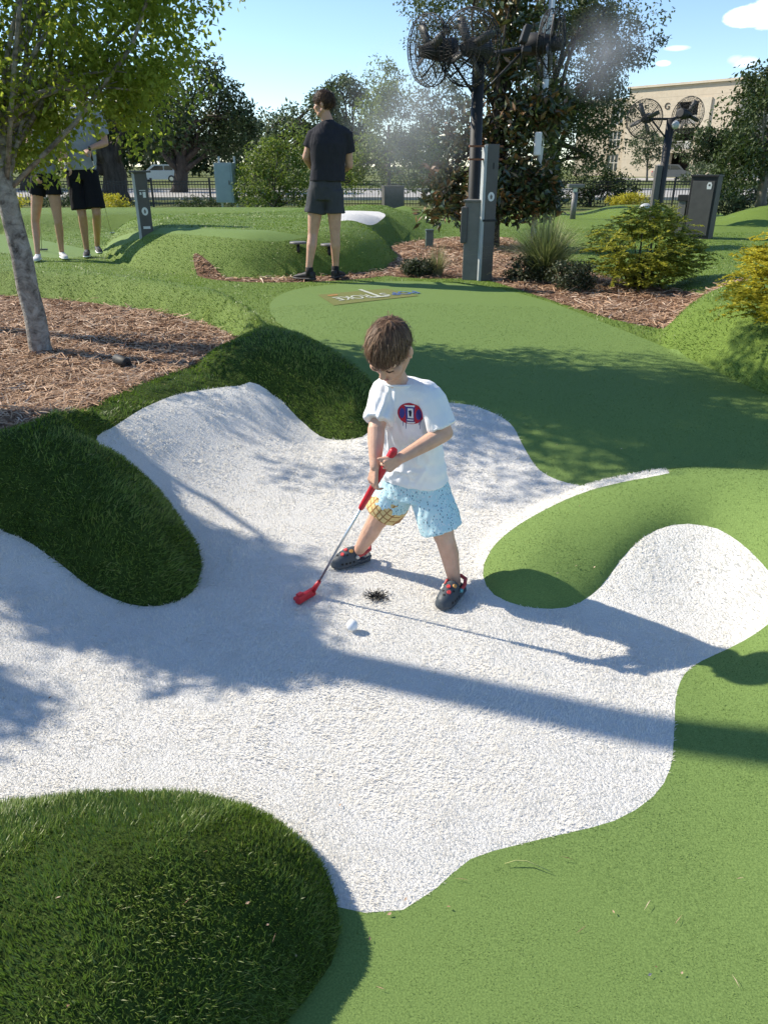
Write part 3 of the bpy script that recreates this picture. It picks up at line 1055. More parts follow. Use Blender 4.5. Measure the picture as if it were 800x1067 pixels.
# ------------------------------------------------------------------ shrubs and grasses
def shrub(name, base, ells, clump_r, n_clumps, per, ln, wd, m, label, cat="shrub", group=None, seed=1, sticks=14, updir=.6, droop=.2):
    base = Vector(base)
    r = np.random.default_rng(seed)
    root = empty(name, base, label, cat, group)
    tot = sum(e[2] for e in ells)
    cs = np.vstack([in_ell(r, max(2, int(n_clumps * e[2] / tot)), e[0], e[1], .35) for e in ells])
    zmin = base.z + clump_r * .3
    cs[:, 2] = np.maximum(cs[:, 2], zmin)
    link("foliage", clump_leaves("foliage", cs - np.array(base), clump_r * r.uniform(.6, 1.3, len(cs)), per, ln, wd, seed, droop, updir), m, root)
    mb = MB()
    for j in r.choice(len(cs), min(sticks, len(cs)), False):
        limb(mb, Vector(r.normal(0, .03, 3)) * Vector((1, 1, 0)), Vector(cs[j]) - base, .008, .003, r, .08, 4, 5)
    link("stem", mb.mesh("stem"), m_bark_dark, root)
    return root


def flat_sprays(name, base, ells, n_sprays, per, L, ln, wd, m, label, group=None, seed=1):
    """arching shrub whose leaves sit in flat sprays along thin twigs"""
    r = np.random.default_rng(seed)
    base = Vector(base)
    root = empty(name, base, label, "shrub", group)
    tot = sum(e[2] for e in ells)
    cs = np.vstack([in_ell(r, max(2, int(n_sprays * e[2] / tot)), e[0], e[1], .45) for e in ells])
    cs[:, 2] = np.maximum(cs[:, 2], base.z + .05)
    rel = cs - np.array(base)
    out = rel.copy()
    out[:, 2] = 0
    out /= np.maximum(np.linalg.norm(out, axis=1, keepdims=True), .05)
    D = out * .8 + r.normal(0, .45, cs.shape)
    D[:, 2] = r.normal(.12, .18, len(cs))
    D /= np.linalg.norm(D, axis=1, keepdims=True)
    idx = np.repeat(np.arange(len(cs)), per)
    n = len(idx)
    t = r.uniform(-.5, .5, n)
    Ls = L * r.uniform(.6, 1.3, len(cs))
    P = rel[idx] + D[idx] * (t * Ls[idx])[:, None]
    P[:, 2] -= (t + .3) ** 2 * Ls[idx] * .25
    S = np.cross(D, [0, 0, 1])
    S /= np.linalg.norm(S, axis=1, keepdims=True)
    sg = np.where(r.random(n) < .5, -1, 1)[:, None]
    Ld = D[idx] * .6 + S[idx] * sg * .8 + r.normal(0, .22, (n, 3))
    Ld /= np.linalg.norm(Ld, axis=1, keepdims=True)
    Nn = np.tile([0, 0, 1.0], (n, 1)) + r.normal(0, .3, (n, 3))
    Nn -= Ld * (Nn * Ld).sum(1, keepdims=True)
    Nn /= np.linalg.norm(Nn, axis=1, keepdims=True)
    link("foliage", leaf_mesh("foliage", P, Ld, Nn, ln * r.uniform(.6, 1.3, n), wd * r.uniform(.7, 1.2, n)), m, root)
    mb = MB()
    for j in r.choice(len(cs), min(26, len(cs)), False):
        limb(mb, Vector(r.normal(0, .03, 3)) * Vector((1, 1, 0)), Vector(rel[j]), .007, .002, r, .06, 4, 5)
    link("stem", mb.mesh("stem"), m_bark_dark, root)
    return root


def grass_clump(base, rad, hgt, n, m, label, group="ornamental grasses in the beds", seed=1, w=.006):
    r = np.random.default_rng(seed)
    a = r.uniform(0, 2 * np.pi, n)
    lean = np.abs(r.normal(0, .80, n))
    d = np.c_[np.cos(a), np.sin(a), np.zeros(n)]
    h = hgt * r.uniform(.55, 1.1, n)
    K = 6
    P0 = d * (r.random(n) ** .5 * rad * .18)[:, None]
    rings = []
    S = np.c_[-np.sin(a), np.cos(a), np.zeros(n)]
    for i in range(K):
        t = i / (K - 1)
        q = P0 + d * (lean * h * .8 * t ** 1.5)[:, None]
        q[:, 2] = h * (t - .32 * lean * t ** 2.4)
        ww = w * (1 - .85 * t) * .5
        rings += [q - S * ww, q + S * ww]
    V = np.stack(rings, 1).reshape(-1, 3)
    b0 = (np.arange(n) * 2 * K)[:, None]
    F = np.concatenate([b0 + np.array([[2 * i, 2 * i + 1, 2 * i + 3, 2 * i + 2]]) for i in range(K - 1)], 1).reshape(-1, 4)
    o = link("ornamental_grass", np_mesh("ornamental_grass", V, F, False), m)
    o.location = base
    return tag(o, label, "ornamental grass", group)


m_ograss = leaf_mat("ornamental grass blades", [(0, (0.13, 0.16, 0.045)), (0.5, (0.25, 0.29, 0.11)), (0.9, (0.40, 0.40, 0.20)), (1, (0.52, 0.48, 0.29))], (0.25, 0.30, 0.09), 0.25)
m_ograss_dry = leaf_mat("dry ornamental grass blades", [(0, (0.14, 0.14, 0.06)), (0.5, (0.26, 0.26, 0.12)), (1, (0.45, 0.41, 0.25))], (0.3, 0.3, 0.12), 0.25)

grass_clump(G(566, 292), .6, .66, 1900, m_ograss, "large fountain of green ornamental grass right of the grey post", seed=71, w=.009)
grass_clump(G(455, 287), .35, .34, 350, m_ograss_dry, "thin pale tuft of ornamental grass left of the grey post", seed=72)
grass_clump(G(500, 262), .35, .5, 250, m_ograss_dry, "pale grass tuft under the magnolia", seed=73)
grass_clump(G(700, 246), .5, .62, 420, m_ograss_dry, "pale ornamental grass tuft left of the dark kiosk", seed=74, w=.009)
for i, (px, py, rr, hh, lab) in enumerate([(594, 303, .22, .27, "rounded dark low shrub in front of the big ornamental grass"), (547, 293, .24, .22, "low dark shrub beside the foot of the grey post, right side"),
                                          (437, 287, .2, .16, "low dark shrub left of the grey control box")]):
    p = G(px, py)
    shrub("low_shrub", p, [((p.x, p.y, p.z + hh * .5), (rr, rr, hh * .55), 1)], .07, 60, 42, .035, .018, m_leaf_low, lab, "shrub", "low dark shrubs in the mulch", 80 + i)
p = G(662, 300)
flat_sprays("golden_shrub", p, [((p.x, p.y, p.z + .42), (.52, .5, .36), 1), ((p.x + .10, p.y + .2, p.z + .62), (.28, .3, .18), .42), ((p.x + .42, p.y, p.z + .3), (.26, .3, .2), .35), ((p.x, p.y - .1, p.z + .2), (.42, .35, .18), .6)], 640, 42, .24, .036, .017, m_leaf_abelia,
            "arching yellow green shrub in the mulch before the dark kiosk", "golden shrubs", 85)
p = G(810, 340)
flat_sprays("golden_shrub", p, [((p.x + .08, p.y + .1, p.z + .26), (.38, .40, .22), 1), ((p.x + .12, p.y + .2, p.z + .42), (.25, .3, .16), .5), ((p.x, p.y - .1, p.z + .16), (.40, .35, .15), .5)], 560, 38, .19, .030, .016, m_leaf_yellow,
            "bright yellow shrub cut by the right edge", "golden shrubs", 86)
p = G(640, 262)
flat_sprays("golden_shrub", p, [((p.x, p.y, p.z + .26), (.4, .35, .2), 1)], 90, 26, .22, .034, .015, m_leaf_abelia, "small yellow green shrub behind the big ornamental grass", "golden shrubs", 87)
for i, (px, Y, rx, hh, mm, lab) in enumerate([(118, 24.5, .55, .55, m_leaf_yellow, "yellow flowering shrub behind the man holding a putter"), (8, 22, .6, .6, m_leaf_yellow, "yellow shrub at the left edge behind the berm"),
                                             (60, 24.5, .8, .75, m_leaf_oak, "dark green shrub behind the couple's legs"), (208, 28, 1.2, .45, m_leaf_oak, "low dark hedge plant below the blue grey cabinet"),
                                             (262, 27.5, .9, .5, m_leaf_grey, "low shrub right of the blue grey cabinet"),
                                             (655, 30, .9, .35, m_leaf_yellow, "low yellow plant behind the far mound at right"), (725, 24, .6, .5, m_leaf_grey, "grey green shrub right behind the dark kiosk")]):
    p = gz(px, Y)
    shrub("border_shrub", p, [((p.x, p.y, p.z + hh * .55), (rx, .5, hh * .6), 1)], .16, 50, 36, .08, .04, mm, lab, "shrub", "shrubs along the fence", 90 + i)

# ------------------------------------------------------------------ built things of the course
m_black = plain("black powder coat", (0.016, 0.016, 0.017), 0.62, 0.0, 0.2, 20, 0.05)
m_dgrey = plain("dark grey powder coat", (0.080, 0.077, 0.075), 0.5, 0.0, 0.15, 8, 0.05)
m_mgrey = plain("mid grey coat", (0.165, 0.158, 0.15), 0.5, 0.0, 0.15, 8, 0.05)
m_lgrey = plain("light grey coat", (0.42, 0.44, 0.45), 0.5, 0.0, 0.1, 8, 0.05)
m_white_p = plain("white print", (0.72, 0.73, 0.73), 0.55, 0, 0.06)
m_bluegrey = plain("blue grey cabinet paint", (0.20, 0.265, 0.30), 0.45, 0, 0.1, 5, 0.05)
m_steel = plain("brushed steel", (0.62, 0.63, 0.64), 0.28, 1.0, 0.08, 30)
m_rust = plain("rusty bracket", (0.20, 0.075, 0.035), 0.75, 0, 0.3, 30)
m_red = plain("red rubber", (0.52, 0.018, 0.028), 0.38, 0, 0.15, 30)


def local(base, rz=0.0):
    return Matrix.Translation(Vector(base)) @ Matrix.Rotation(rz, 4, 'Z')


def disc_outline(r, n=20, rx=1.0):
    return [(r * rx * math.cos(2 * math.pi * k / n), r * math.sin(2 * math.pi * k / n)) for k in range(n)]


FRONT = Matrix.Rotation(math.pi / 2, 4, 'X')      # local xy plane turned to face -Y


def badge(parent, x, y, z, r, m=None, name="emblem"):
    """small round printed badge on a face that looks towards -Y"""
    mb = MB()
    T = Matrix.Translation((x, y, z)) @ FRONT
    mb.prism(disc_outline(r, 18, .8), 0, .003, T)
    o = mb.build(name, m or m_white_p, parent)
    mb = MB()
    mb.prism([(-.18 * r, -.5 * r), (.18 * r, -.5 * r), (.30 * r, .1 * r), (0, .55 * r), (-.30 * r, .1 * r)], .003, .005, T)
    mb.build("mark", m_mgrey, o)
    return o


def hole_post(p, w, d, h, label, rz, cap=True, split=True):
    root = empty("hole_marker_post", p, label, "marker post", "hole marker posts", rz)
    mb = MB()
    mb.box((0, 0, h / 2 - .05), (w, d, h + .1), bevel=.004)
    mb.build("post", m_dgrey, root)
    mb = MB()
    mb.box((-w / 2 - .015, 0, h / 2 - .05), (.032, d * .94, h + .08), bevel=.003)  # pale strip paints the sun catching the post's left side
    mb.build("sunlit_edge", m_lgrey, root)
    return root


# marker post beside the couple
p = G(154, 243)
print('post', p)
hp = hole_post(p, .145, .09, .70, "dark tapered hole marker post with cap and white print beside the couple", R(18))
MB().box((0, 0, .712), (.25, .15, .024), bevel=.004).build("cap", m_dgrey, hp)
badge(hp, 0, -.047, .26, .048)
for c_, s_ in (((0, -.0465, .50), (.075, .004, .008)), ((-.025, -.0465, .465), (.022, .004, .03)), ((.018, -.0465, .45), (.035, .004, .065)), ((0, -.0465, .07), (.085, .004, .03))):
    MB().box(c_, s_).build("lettering", m_white_p, hp)

# grey post in front of the misting fan
p = G(505, 292)
pp_ = hole_post(p, .125, .09, 1.33, "tall slate grey post with round badge strapped to the fan pole", R(13))
badge(pp_, .0, -.047, .84, .045)
mb = MB()
mb.box((0, 0, .61), (.155, .10, .022))
mb.build("band", m_black, pp_)
mb = MB()
mb.box((.01, -.0465, 1.13), (.012, .004, .06))
mb.build("slot", m_black, pp_)
for z in (1.31, 1.19):
    MB().box((-.07, -.01, z), (.36, .03, .018)).build("bracket", m_rust, pp_)

# control box on its column
p2 = G(490, 291)
cb = empty("control_box", p2, "grey control box with dark side panel left of the slate post", "control box", None, R(-14))
MB().box((.0, .03, .37), (.17, .20, .84), bevel=.006).build("column", m_mgrey, cb)
MB().box((-.085, .02, .56), (.07, .24, .36), bevel=.01).build("panel", m_dgrey, cb)
MB().box((.0, .03, .80), (.20, .24, .02), bevel=.004).build("top", m_mgrey, cb)


def fan_head(root, c, axis, r, wires=44):
    """caged fan: guard (> band), blades, motor, centred on c, blowing along axis"""
    c, axis = Vector(c), Vector(axis).normalized()
    Q = axis.to_track_quat('Z', 'Y').to_matrix().to_4x4()
    M = Matrix.Translation(c) @ Q
    mb = MB()
    prof = [(r * .10, .13), (r * .35, .125), (r * .6, .115), (r * .82, .098), (r * .95, .07), (r, .03), (r, -.03), (r * .95, -.07), (r * .78, -.10), (r * .5, -.12), (r * .18, -.125)]
    for rr, z in prof[:]:
        n = 36
        mb.tube([M @ Vector((rr * math.cos(2 * math.pi * k / n), rr * math.sin(2 * math.pi * k / n), z)) for k in range(n)], .0032 if rr < r else .006, 4, False, True)
    for rr, z in ((r * .22, .128), (r * .48, .12), (r * .71, .107), (r * .89, .085), (r * .64, -.11), (r * .88, -.085)):
        n = 36
        mb.tube([M @ Vector((rr * math.cos(2 * math.pi * k / n), rr * math.sin(2 * math.pi * k / n), z)) for k in range(n)], .0026, 4, False, True)
    for k in range(wires):
        a = 2 * math.pi * k / wires
        mb.tube([M @ Vector((rr * math.cos(a + .25 * (1 - rr / r)), rr * math.sin(a + .25 * (1 - rr / r)), z)) for rr, z in prof], .0022, 3, False)
    g = mb.build("guard", m_black, root)
    mb = MB()
    for k in range(4):
        a = 2 * math.pi * k / 4 + .4
        rings = []
        for t in (.14, .35, .6, .86):
            w = r * (.12 + .11 * math.sin(math.pi * min(1, t)))
            tw = .75 - .45 * t
            e, s = Vector((math.cos(a), math.sin(a), 0)), Vector((-math.sin(a), math.cos(a), 0))
            dvec = s * math.cos(tw) + Vector((0, 0, 1)) * math.sin(tw)
            nv = -s * math.sin(tw) + Vector((0, 0, 1)) * math.cos(tw)
            rings.append([M @ (e * r * t + dvec * w * x + nv * y) for x, y in ((-.6, -.002), (.6, -.002), (.6, .002), (-.6, .002))])
        mb.loft(rings)
    mb.build("blade", m_dgrey, root)
    mb = MB()
    mb.tube([M @ Vector((0, 0, z)) for z in (-.30, -.29, -.10, .10, .11)], [.07, .10, .10, .05, .02], 16)
    mb.build("motor", m_black, root)
    for a in range(4):
        t = math.pi / 2 * a + .78
        MB().tube([M @ Vector((.08 * math.cos(t), .08 * math.sin(t), -.14)), M @ Vector((r * math.cos(t), r * math.sin(t), -.03))], .008, 6).build("strut", m_black, root)


# misting fan near the magnolia
Yf = p.y + .22
fb = gz(498, Yf)
fb = Vector((ony(497, 150, Yf).x, Yf, hz(0.9, Yf)))
mf = empty("misting_fan", fb, "tall black misting fan with three wire cages before the magnolia", "fan", "misting fans on poles")
top = ony(498.5, 58, Yf) - fb
MB().tube([(0, 0, -.1), (0, 0, .3), top + Vector((0, 0, .05))], .062, 16).build("pole", m_black, mf)
mb = MB()
mb.box(top + Vector((0, 0, .02)), (.18, .18, .16), bevel=.01)
ca, cbb, cc_ = ony(447, 53, Yf - .05) - fb, ony(489, 50, Yf - .28) - fb, ony(574, 46, Yf + .15) - fb
for q in (ca, cc_, cbb):
    mb.tube([top, q + (top - q) * .30], .022, 8)
    mb.tube([top + Vector((0, 0, -.38)), q + (top - q) * .35], .013, 6)
mb.tube([top, ony(545, 52, Yf) - fb], .02, 8)
mb.build("bracket", m_black, mf)
fan_head(mf, ca, (-.86, -.48, -.12), .31)
fan_head(mf, cbb, (-.60, -.80, -.05), .325)
fan_head(mf, cc_, (.93, -.32, -.05), .30)
mb = MB()
q = ony(547, 36, Yf - .05) - fb
mb.box(q, (.07, .14, .16), Matrix.Rotation(.3, 4, 'Y'), bevel=.015)
mb.box(q + Vector((.02, 0, -.13)), (.09, .1, .05), bevel=.01)
mb.tube([q, q + Vector((-.02, .04, -.28))], .012, 6)
mb.build("speaker", m_black, mf)

# second fan, further off
Y2 = 18.0
f2 = Vector((ony(692, 170, Y2).x, Y2, hz(ony(692, 170, Y2).x, Y2)))
mf2 = empty("misting_fan", f2, "black misting fan with two cages in front of the tan building", "fan", "misting fans on poles")
top = ony(695, 124, Y2) - f2
top.x = 0
MB().tube([(0, 0, -.1), (0, 0, .4), top], .085, 12).build("pole", m_black, mf2)
MB().box((-.12, -.02, .62), (.12, .16, 1.2), bevel=.006).build("control_column", m_dgrey, mf2)
ca, cbb = ony(671, 124, Y2) - f2, ony(716, 120, Y2 + .2) - f2
mb = MB()
for q in (ca, cbb):
    mb.tube([top, q + (top - q) * .2], .025, 8)
    mb.tube([top + Vector((0, 0, -.42)), q + (top - q) * .25], .018, 6)
mb.build("bracket", m_black, mf2)
fan_head(mf2, ca, (-.55, -.8, -.1), .38, 30)
fan_head(mf2, cbb, (.75, .6, -.1), .36, 30)
MB().ball(top + Vector((.06, -.16, -.12)), (.08, .075, .085)).build("camera_dome", m_lgrey, mf2)

# dark kiosk
p = G(726, 248)
kk = empty("kiosk_cabinet", p, "black kiosk cabinet with white emblem standing on the turf at right", "cabinet", None, R(-33))
MB().box((0, 0, .50), (.44, .42, 1.02), bevel=.008).build("body", m_black, kk)
MB().box((0, -.215, .50), (.36, .012, .88), bevel=.003).build("door", m_dgrey, kk)
MB().box((0, 0, 1.02), (.47, .46, .03), bevel=.004).build("top", m_black, kk)
mb = MB()
T = Matrix.Translation((.10, -.2225, .86)) @ FRONT
mb.prism([(-.035, -.05), (.035, -.05), (.042, .02), (.022, .06), (-.022, .06), (-.042, .02)], 0, .003, T)
e_ = mb.build("emblem", m_white_p, kk)
mb = MB()
mb.prism(disc_outline(.018, 10), .003, .005, Matrix.Translation((.10, -.2225, .875)) @ FRONT)
mb.build("mark", m_dgrey, e_)
MB().box((-.33, -.02, .31), (.13, .16, .64), bevel=.006).build("side_post", m_mgrey, kk)
MB().box((-.32, -.02, .66), (.2, .2, .10), bevel=.006).build("tray", m_black, kk)

# cabinet on posts by the fence
Yc = 25.0
q0 = gz(238, Yc)
bc = empty("utility_cabinet", q0, "blue grey electrical cabinet raised on two posts by the fence", "cabinet", None, R(-16))
MB().box((0, 0, .94), (.60, .28, 1.12), bevel=.01).build("body", m_bluegrey, bc)
MB().box((0, -.147, .94), (.50, .014, 1.0), bevel=.004).build("door", m_bluegrey, bc)
MB().box((.19, -.162, .95), (.03, .02, .12), bevel=.004).build("handle", m_dgrey, bc)
for s in (-1, 1):
    MB().box((s * .26, .17, .80), (.05, .05, 1.75)).build("post", m_lgrey, bc)
# dark box right of the man
q0 = gz(409, 25.5)
ub = empty("utility_box", q0, "dark grey utility box in front of the fence right of the man", "utility box", None, R(10))
MB().box((0, 0, .40), (.62, .5, .9), bevel=.012).build("body", m_dgrey, ub)
MB().box((0, 0, .86), (.66, .54, .04), bevel=.006).build("lid", m_dgrey, ub)
MB().box((0, -.256, .40), (.54, .012, .74), bevel=.003).build("door", m_dgrey, ub)
# bollard light
q0 = gz(596, 21.5)
bl = empty("bollard_light", q0, "grey bollard light with flat wide head below the big oak", "bollard light")
MB().tube([(0, 0, -.05), (0, 0, .66)], .075, 14).build("post", m_mgrey, bl)
MB().tube([(0, 0, .66), (0, 0, .78)], .06, 14).build("lens", m_white_p, bl)
MB().box((0, 0, .82), (.42, .25, .09), bevel=.015).build("head", m_mgrey, bl)
# white lamp pole behind the magnolia
Yp = bm_.y - .1
q0 = Vector((ony(563, 150, Yp).x, Yp, hz(ony(563, 150, Yp).x, Yp)))
wp = empty("lamp_pole", q0, "white pole with small tilted plate among the tree branches", "pole")
MB().tube([(0, 0, -.1), (0, 0, 4.0)], [.045, .04], 12).build("pole", m_white_p, wp)
qq = ony(566, 29, Yp - .08) - q0
MB().box(qq, (.13, .02, .28), Matrix.Rotation(.22, 4, 'Y'), bevel=.006).build("plate", m_white_p, wp)
MB().box(ony(560, 150, Yp - .42) - q0, (.10, .05, .30), bevel=.02).build("cover", m_white_p, wp)
# rock shaped speaker and a small pedestal
p = G(672, 219)
gs = empty("garden_speaker", p, "pale grey dome shaped garden speaker behind the golden shrub", "garden speaker")
MB().ball((0, 0, .07), (.17, .15, .11), 20, 12).build("dome", m_lgrey, gs)
MB().tube([(0, 0, -.05), (0, 0, .06)], .14, 16).build("base", m_dgrey, gs)
p = G(447, 258)
pe = empty("pedestal", p, "small grey green utility pedestal under the magnolia", "pedestal")
MB().box((0, 0, .1), (.12, .12, .28), bevel=.02).build("body", plain("grey green plastic", (.10, .15, .13), .5), pe)
MB().box((0, 0, .25), (.13, .13, .03), bevel=.01).build("cap", plain("grey green lid", (.12, .17, .15), .5), pe)

# flat caps of two path lights on the mound
for px, py, lab in ((311, 262, "flat path light on the mound by the man's left calf"), (343, 264, "flat path light on the mound between the man's legs")):
    p = G(px, py)
    fl = empty("path_light", p, lab, "path light", "path lights on the mound")
    MB().tube([(0, 0, -.05), (0, 0, .09)], .018, 8).build("stem", m_black, fl)
    mb = MB()
    mb.tube([(0, 0, .085), (0, 0, .105)], [.10, .09], 16)
    mb.build("cap", m_mgrey, fl)

# black spotlight on the straw
p = G(130, 384)
sp_ = empty("spotlight", p, "small black garden spotlight lying on the pine straw", "spotlight", None, R(-42))
MB().tube([(-.09, 0, .05), (-.085, 0, .05), (.04, 0, .045), (.05, 0, .045)], [.025, .033, .033, .024], 14).build("housing", m_black, sp_)
MB().tube([(.03, 0, .03), (.05, .0, -.06)], .010, 8).build("stake", m_black, sp_)
MB().tube([(.05, 0, .045), (.10, .02, .03), (.16, -.02, .018), (.24, .03, .012)], .006, 6).build("cord", m_black, sp_)

# ------------------------------------------------------------------ printed inlay in the green
FT = Vector((0, 0, .0))
a_, b_, c_, d_ = G(331, 307.5), G(348, 318.5), G(436, 308.5), G(402, 301)


def quad_patch(pts, lift, n, name, m, parent=None, kind=None):
    a, b, c, d = [np.array(q)[:2] for q in pts]
    V, F = [], []
    for i in range(n + 1):
        for j in range(n + 1):
            s, t = i / n, j / n
            V.append((a * (1 - s) + d * s) * (1 - t) + (b * (1 - s) + c * s) * t)
    V = np.array(V)
    V = np.c_[V, H(V) + lift]
    for i in range(n):
        for j in range(n):
            k = i * (n + 1) + j
            F.append((k, k + 1, k + n + 2, k + n + 1))
    F = np.array(F)
    return link(name, np_mesh(name, V, F), m, parent)


k = Mat("olive inlay turf", 0.85, 0.15)
v = k.coord()
k.color(k.ramp(k.noise(120, 3, 0.6, v), [(.3, (0.14, 0.155, 0.045)), (.7, (0.22, 0.225, 0.085))]))
k.bump(k.noise(120, 3, .6, v), .6, .006)
inlay = quad_patch((a_, b_, c_, d_), .004, 12, "turf_inlay", k.m)
tag(inlay, "olive inlay with upside down lettering at the head of the putting green", "turf inlay")


def word(txt, p0, p1, hgt, m, name, lift, parent, stretch=1.0):
    """flat lettering laid on the turf: starts at p0, runs towards p1"""
    cu = bpy.data.curves.new("txt", 'FONT')
    cu.body = txt
    cu.extrude = 0
    cu.offset = .012
    ob = bpy.data.objects.new("txt", cu)
    col.objects.link(ob)
    bpy.context.view_layer.update()
    me = bpy.data.meshes.new_from_object(ob.evaluated_get(bpy.context.evaluated_depsgraph_get()))
    bpy.data.objects.remove(ob)
    co = np.array([v.co for v in me.vertices])
    w = co[:, 0].max()
    ex = (np.array(p1) - np.array(p0))[:2]
    L = np.linalg.norm(ex)
    ex /= L
    ey = np.array([-ex[1], ex[0]])
    xy = np.array(p0)[:2] + np.outer(co[:, 0] / w * L, ex) + np.outer(co[:, 1] / .73 * hgt, ey)
    z = H(xy) + lift
    for v, q, zz in zip(me.vertices, xy, z):
        v.co = (q[0], q[1], zz)
    me.name = name
    return link(name, me, m, parent)


m_wht_t = plain("white turf letters", (.46, .48, .40), .85)
m_blu_t = plain("blue turf letters", (.06, .12, .30), .85)
m_org_t = plain("orange turf mark", (.42, .20, .06), .85)
pA, pB = G(431, 303.5), G(344, 311)
ax = pB - pA
word("POP", pA, pA + ax * .33, .17, m_blu_t, "blue_letters", .008, inlay)
word("S", pA + ax * .36, pA + ax * .44, .17, m_wht_t, "white_letters", .008, inlay)
word("ROKE", pA + ax * .57, pA + ax * .98, .19, m_wht_t, "white_letters", .008, inlay)
mb = MB()
ex = ax.normalized()
ey = Vector((-ex.y, ex.x, 0))
q = pA + ax * .505
for (u0, u1, v0, v1) in ((-.02, .02, -.30, .20), (-.08, .08, .15, .20)):
    pts = [q + ex * u0 + ey * v0, q + ex * u1 + ey * v0, q + ex * u1 + ey * v1, q + ex * u0 + ey * v1]
    f = mb.bm.faces.new([mb.bm.verts.new((w.x, w.y, hz(w.x, w.y) + .0085 + .001 * (v0 > 0))) for w in pts])
mb.build("white_letters", m_wht_t, inlay)
mb = MB()
q = pA + ax * 1.05 - ey * .16
for (u0, u1, v0, v1) in ((-.17, -.07, .02, .07),):
    pts = [q + ex * u0 + ey * v0, q + ex * u1 + ey * v0, q + ex * u1 + ey * v1, q + ex * u0 + ey * v1]
    mb.bm.faces.new([mb.bm.verts.new((w.x, w.y, hz(w.x, w.y) + .008)) for w in pts])
mb.build("orange_mark", m_org_t, inlay)

# ------------------------------------------------------------------ bunker details
p = G(392, 623)
r = np.random.default_rng(5)
n = 420
a = r.uniform(0, 2 * np.pi, n)
rr = np.minimum(np.abs(r.normal(0, .022, n)), .05)
P = np.c_[p.x + rr * np.cos(a) * 1.15, p.y + rr * np.sin(a) * 1.1, np.full(n, p.z + .006)]
D = np.c_[np.cos(a) + r.normal(0, .7, n), np.sin(a) + r.normal(0, .7, n), r.uniform(.1, .9, n)]
D /= np.linalg.norm(D, axis=1, keepdims=True)
Nn = np.cross(D, rand_dirs(r, n))
Nn /= np.linalg.norm(Nn, axis=1, keepdims=True)
o = link("bare_patch", leaf_mesh("bare_patch", P - np.array(p), D, Nn, r.uniform(.008, .022, n), np.full(n, .0035), 0), m_black)
o.location = p
tag(o, "ragged black bare patch in the white turf near the ball", "turf patch")
# golf ball
p = G(367, 658)
k = Mat("golf ball cover", .3, .5)
k.color((.82, .83, .84))
vo = k.n("ShaderNodeTexVoronoi", feature='F1')
vo.inputs["Scale"].default_value = 300
k.l(k.coord(), vo.inputs["Vector"])
k.bump(vo.outputs["Distance"], .25, .002)
gb = link("golf_ball", MB().ball((0, 0, 0), .0213, 32, 20).mesh("golf_ball"), k.m)
gb.location = (p.x, p.y, p.z + .027)
tag(gb, "white golf ball on the bunker in front of the boy", "golf ball")
# stray blade on the green
q0, q1, q2 = G(525, 903), G(548, 903), G(573, 911)
mb = MB()
mb.tube([q0 + Vector((0, 0, .010)), q0.lerp(q1, .5) + Vector((0, .004, .016)), q1 + Vector((0, .003, .016)), q2 + Vector((0, 0, .010))], [.0008, .0016, .0016, .0006], 5)
o = mb.build("stray_blade", plain("dry blade", (.34, .38, .13), .6))
tag(o, "single pale dry blade lying on the green at lower right", "grass blade")

# ------------------------------------------------------------------ fence
YF = 33.5
m_fence = plain("black fence paint", (.022, .020, .019), .5, 0, .2, 10)
fence = empty("picket_fence", (0, YF, 0), "long black metal picket fence between the course and the road", "fence")
x0, x1, bay = -19.2, 19.2, 2.4
nb = int((x1 - x0) / bay)
for i in range(nb + 1):
    x = x0 + i * bay
    z = hz(x, YF)
    mb = MB()
    mb.box((x, 0, z + .50), (.075, .075, 1.16))
    mb.box((x, 0, z + 1.09), (.095, .095, .03))
    mb.build("post", m_fence, fence)
    if i < nb:
        za = .5 * (z + hz(x + bay, YF))
        mb = MB()
        for j in range(1, 20):
            mb.box((x + j * bay / 20, 0, za + .52), (.019, .019, .98))
        mb.build("picket_panel", m_fence, fence)
        for zz in (.97, .86, .12):
            MB().box((x + bay / 2, .002, za + zz), (bay - .08, .034, .034)).build("rail", m_fence, fence)

# ------------------------------------------------------------------ road, cars, building beyond the fence
k = Mat("pale concrete road", .85, .2)
v = k.coord()
k.color(k.ramp(k.noise(.8, 7, .6, v), [(.3, (.36, .34, .31)), (.7, (.47, .45, .41))]))
m_road = k.m
k = Mat("pavement concrete", .85, .2)
v = k.coord()
k.color(k.ramp(k.noise(1.2, 7, .6, v), [(.3, (.42, .39, .34)), (.7, (.52, .48, .42))]))
m_pave = k.m


def strip(name, x0, x1, y0, y1, z, m, kind="structure"):
    me = np_mesh(name, [(x0, y0, z), (x1, y0, z), (x1, y1, z), (x0, y1, z)], [(0, 1, 2, 3)], False)
    return tag(link(name, me, m), kind=kind)


strip("road", -160, 160, 41, 56, .03, m_road)
MB().box((0, 40.6, .06), (320, .6, .16)).build("kerb", m_pave)["kind"] = "structure"
MB().box((0, 56.4, .06), (320, .6, .16)).build("kerb", m_pave)["kind"] = "structure"
strip("car_park", 30, 90, 96, 118, .02, m_pave)


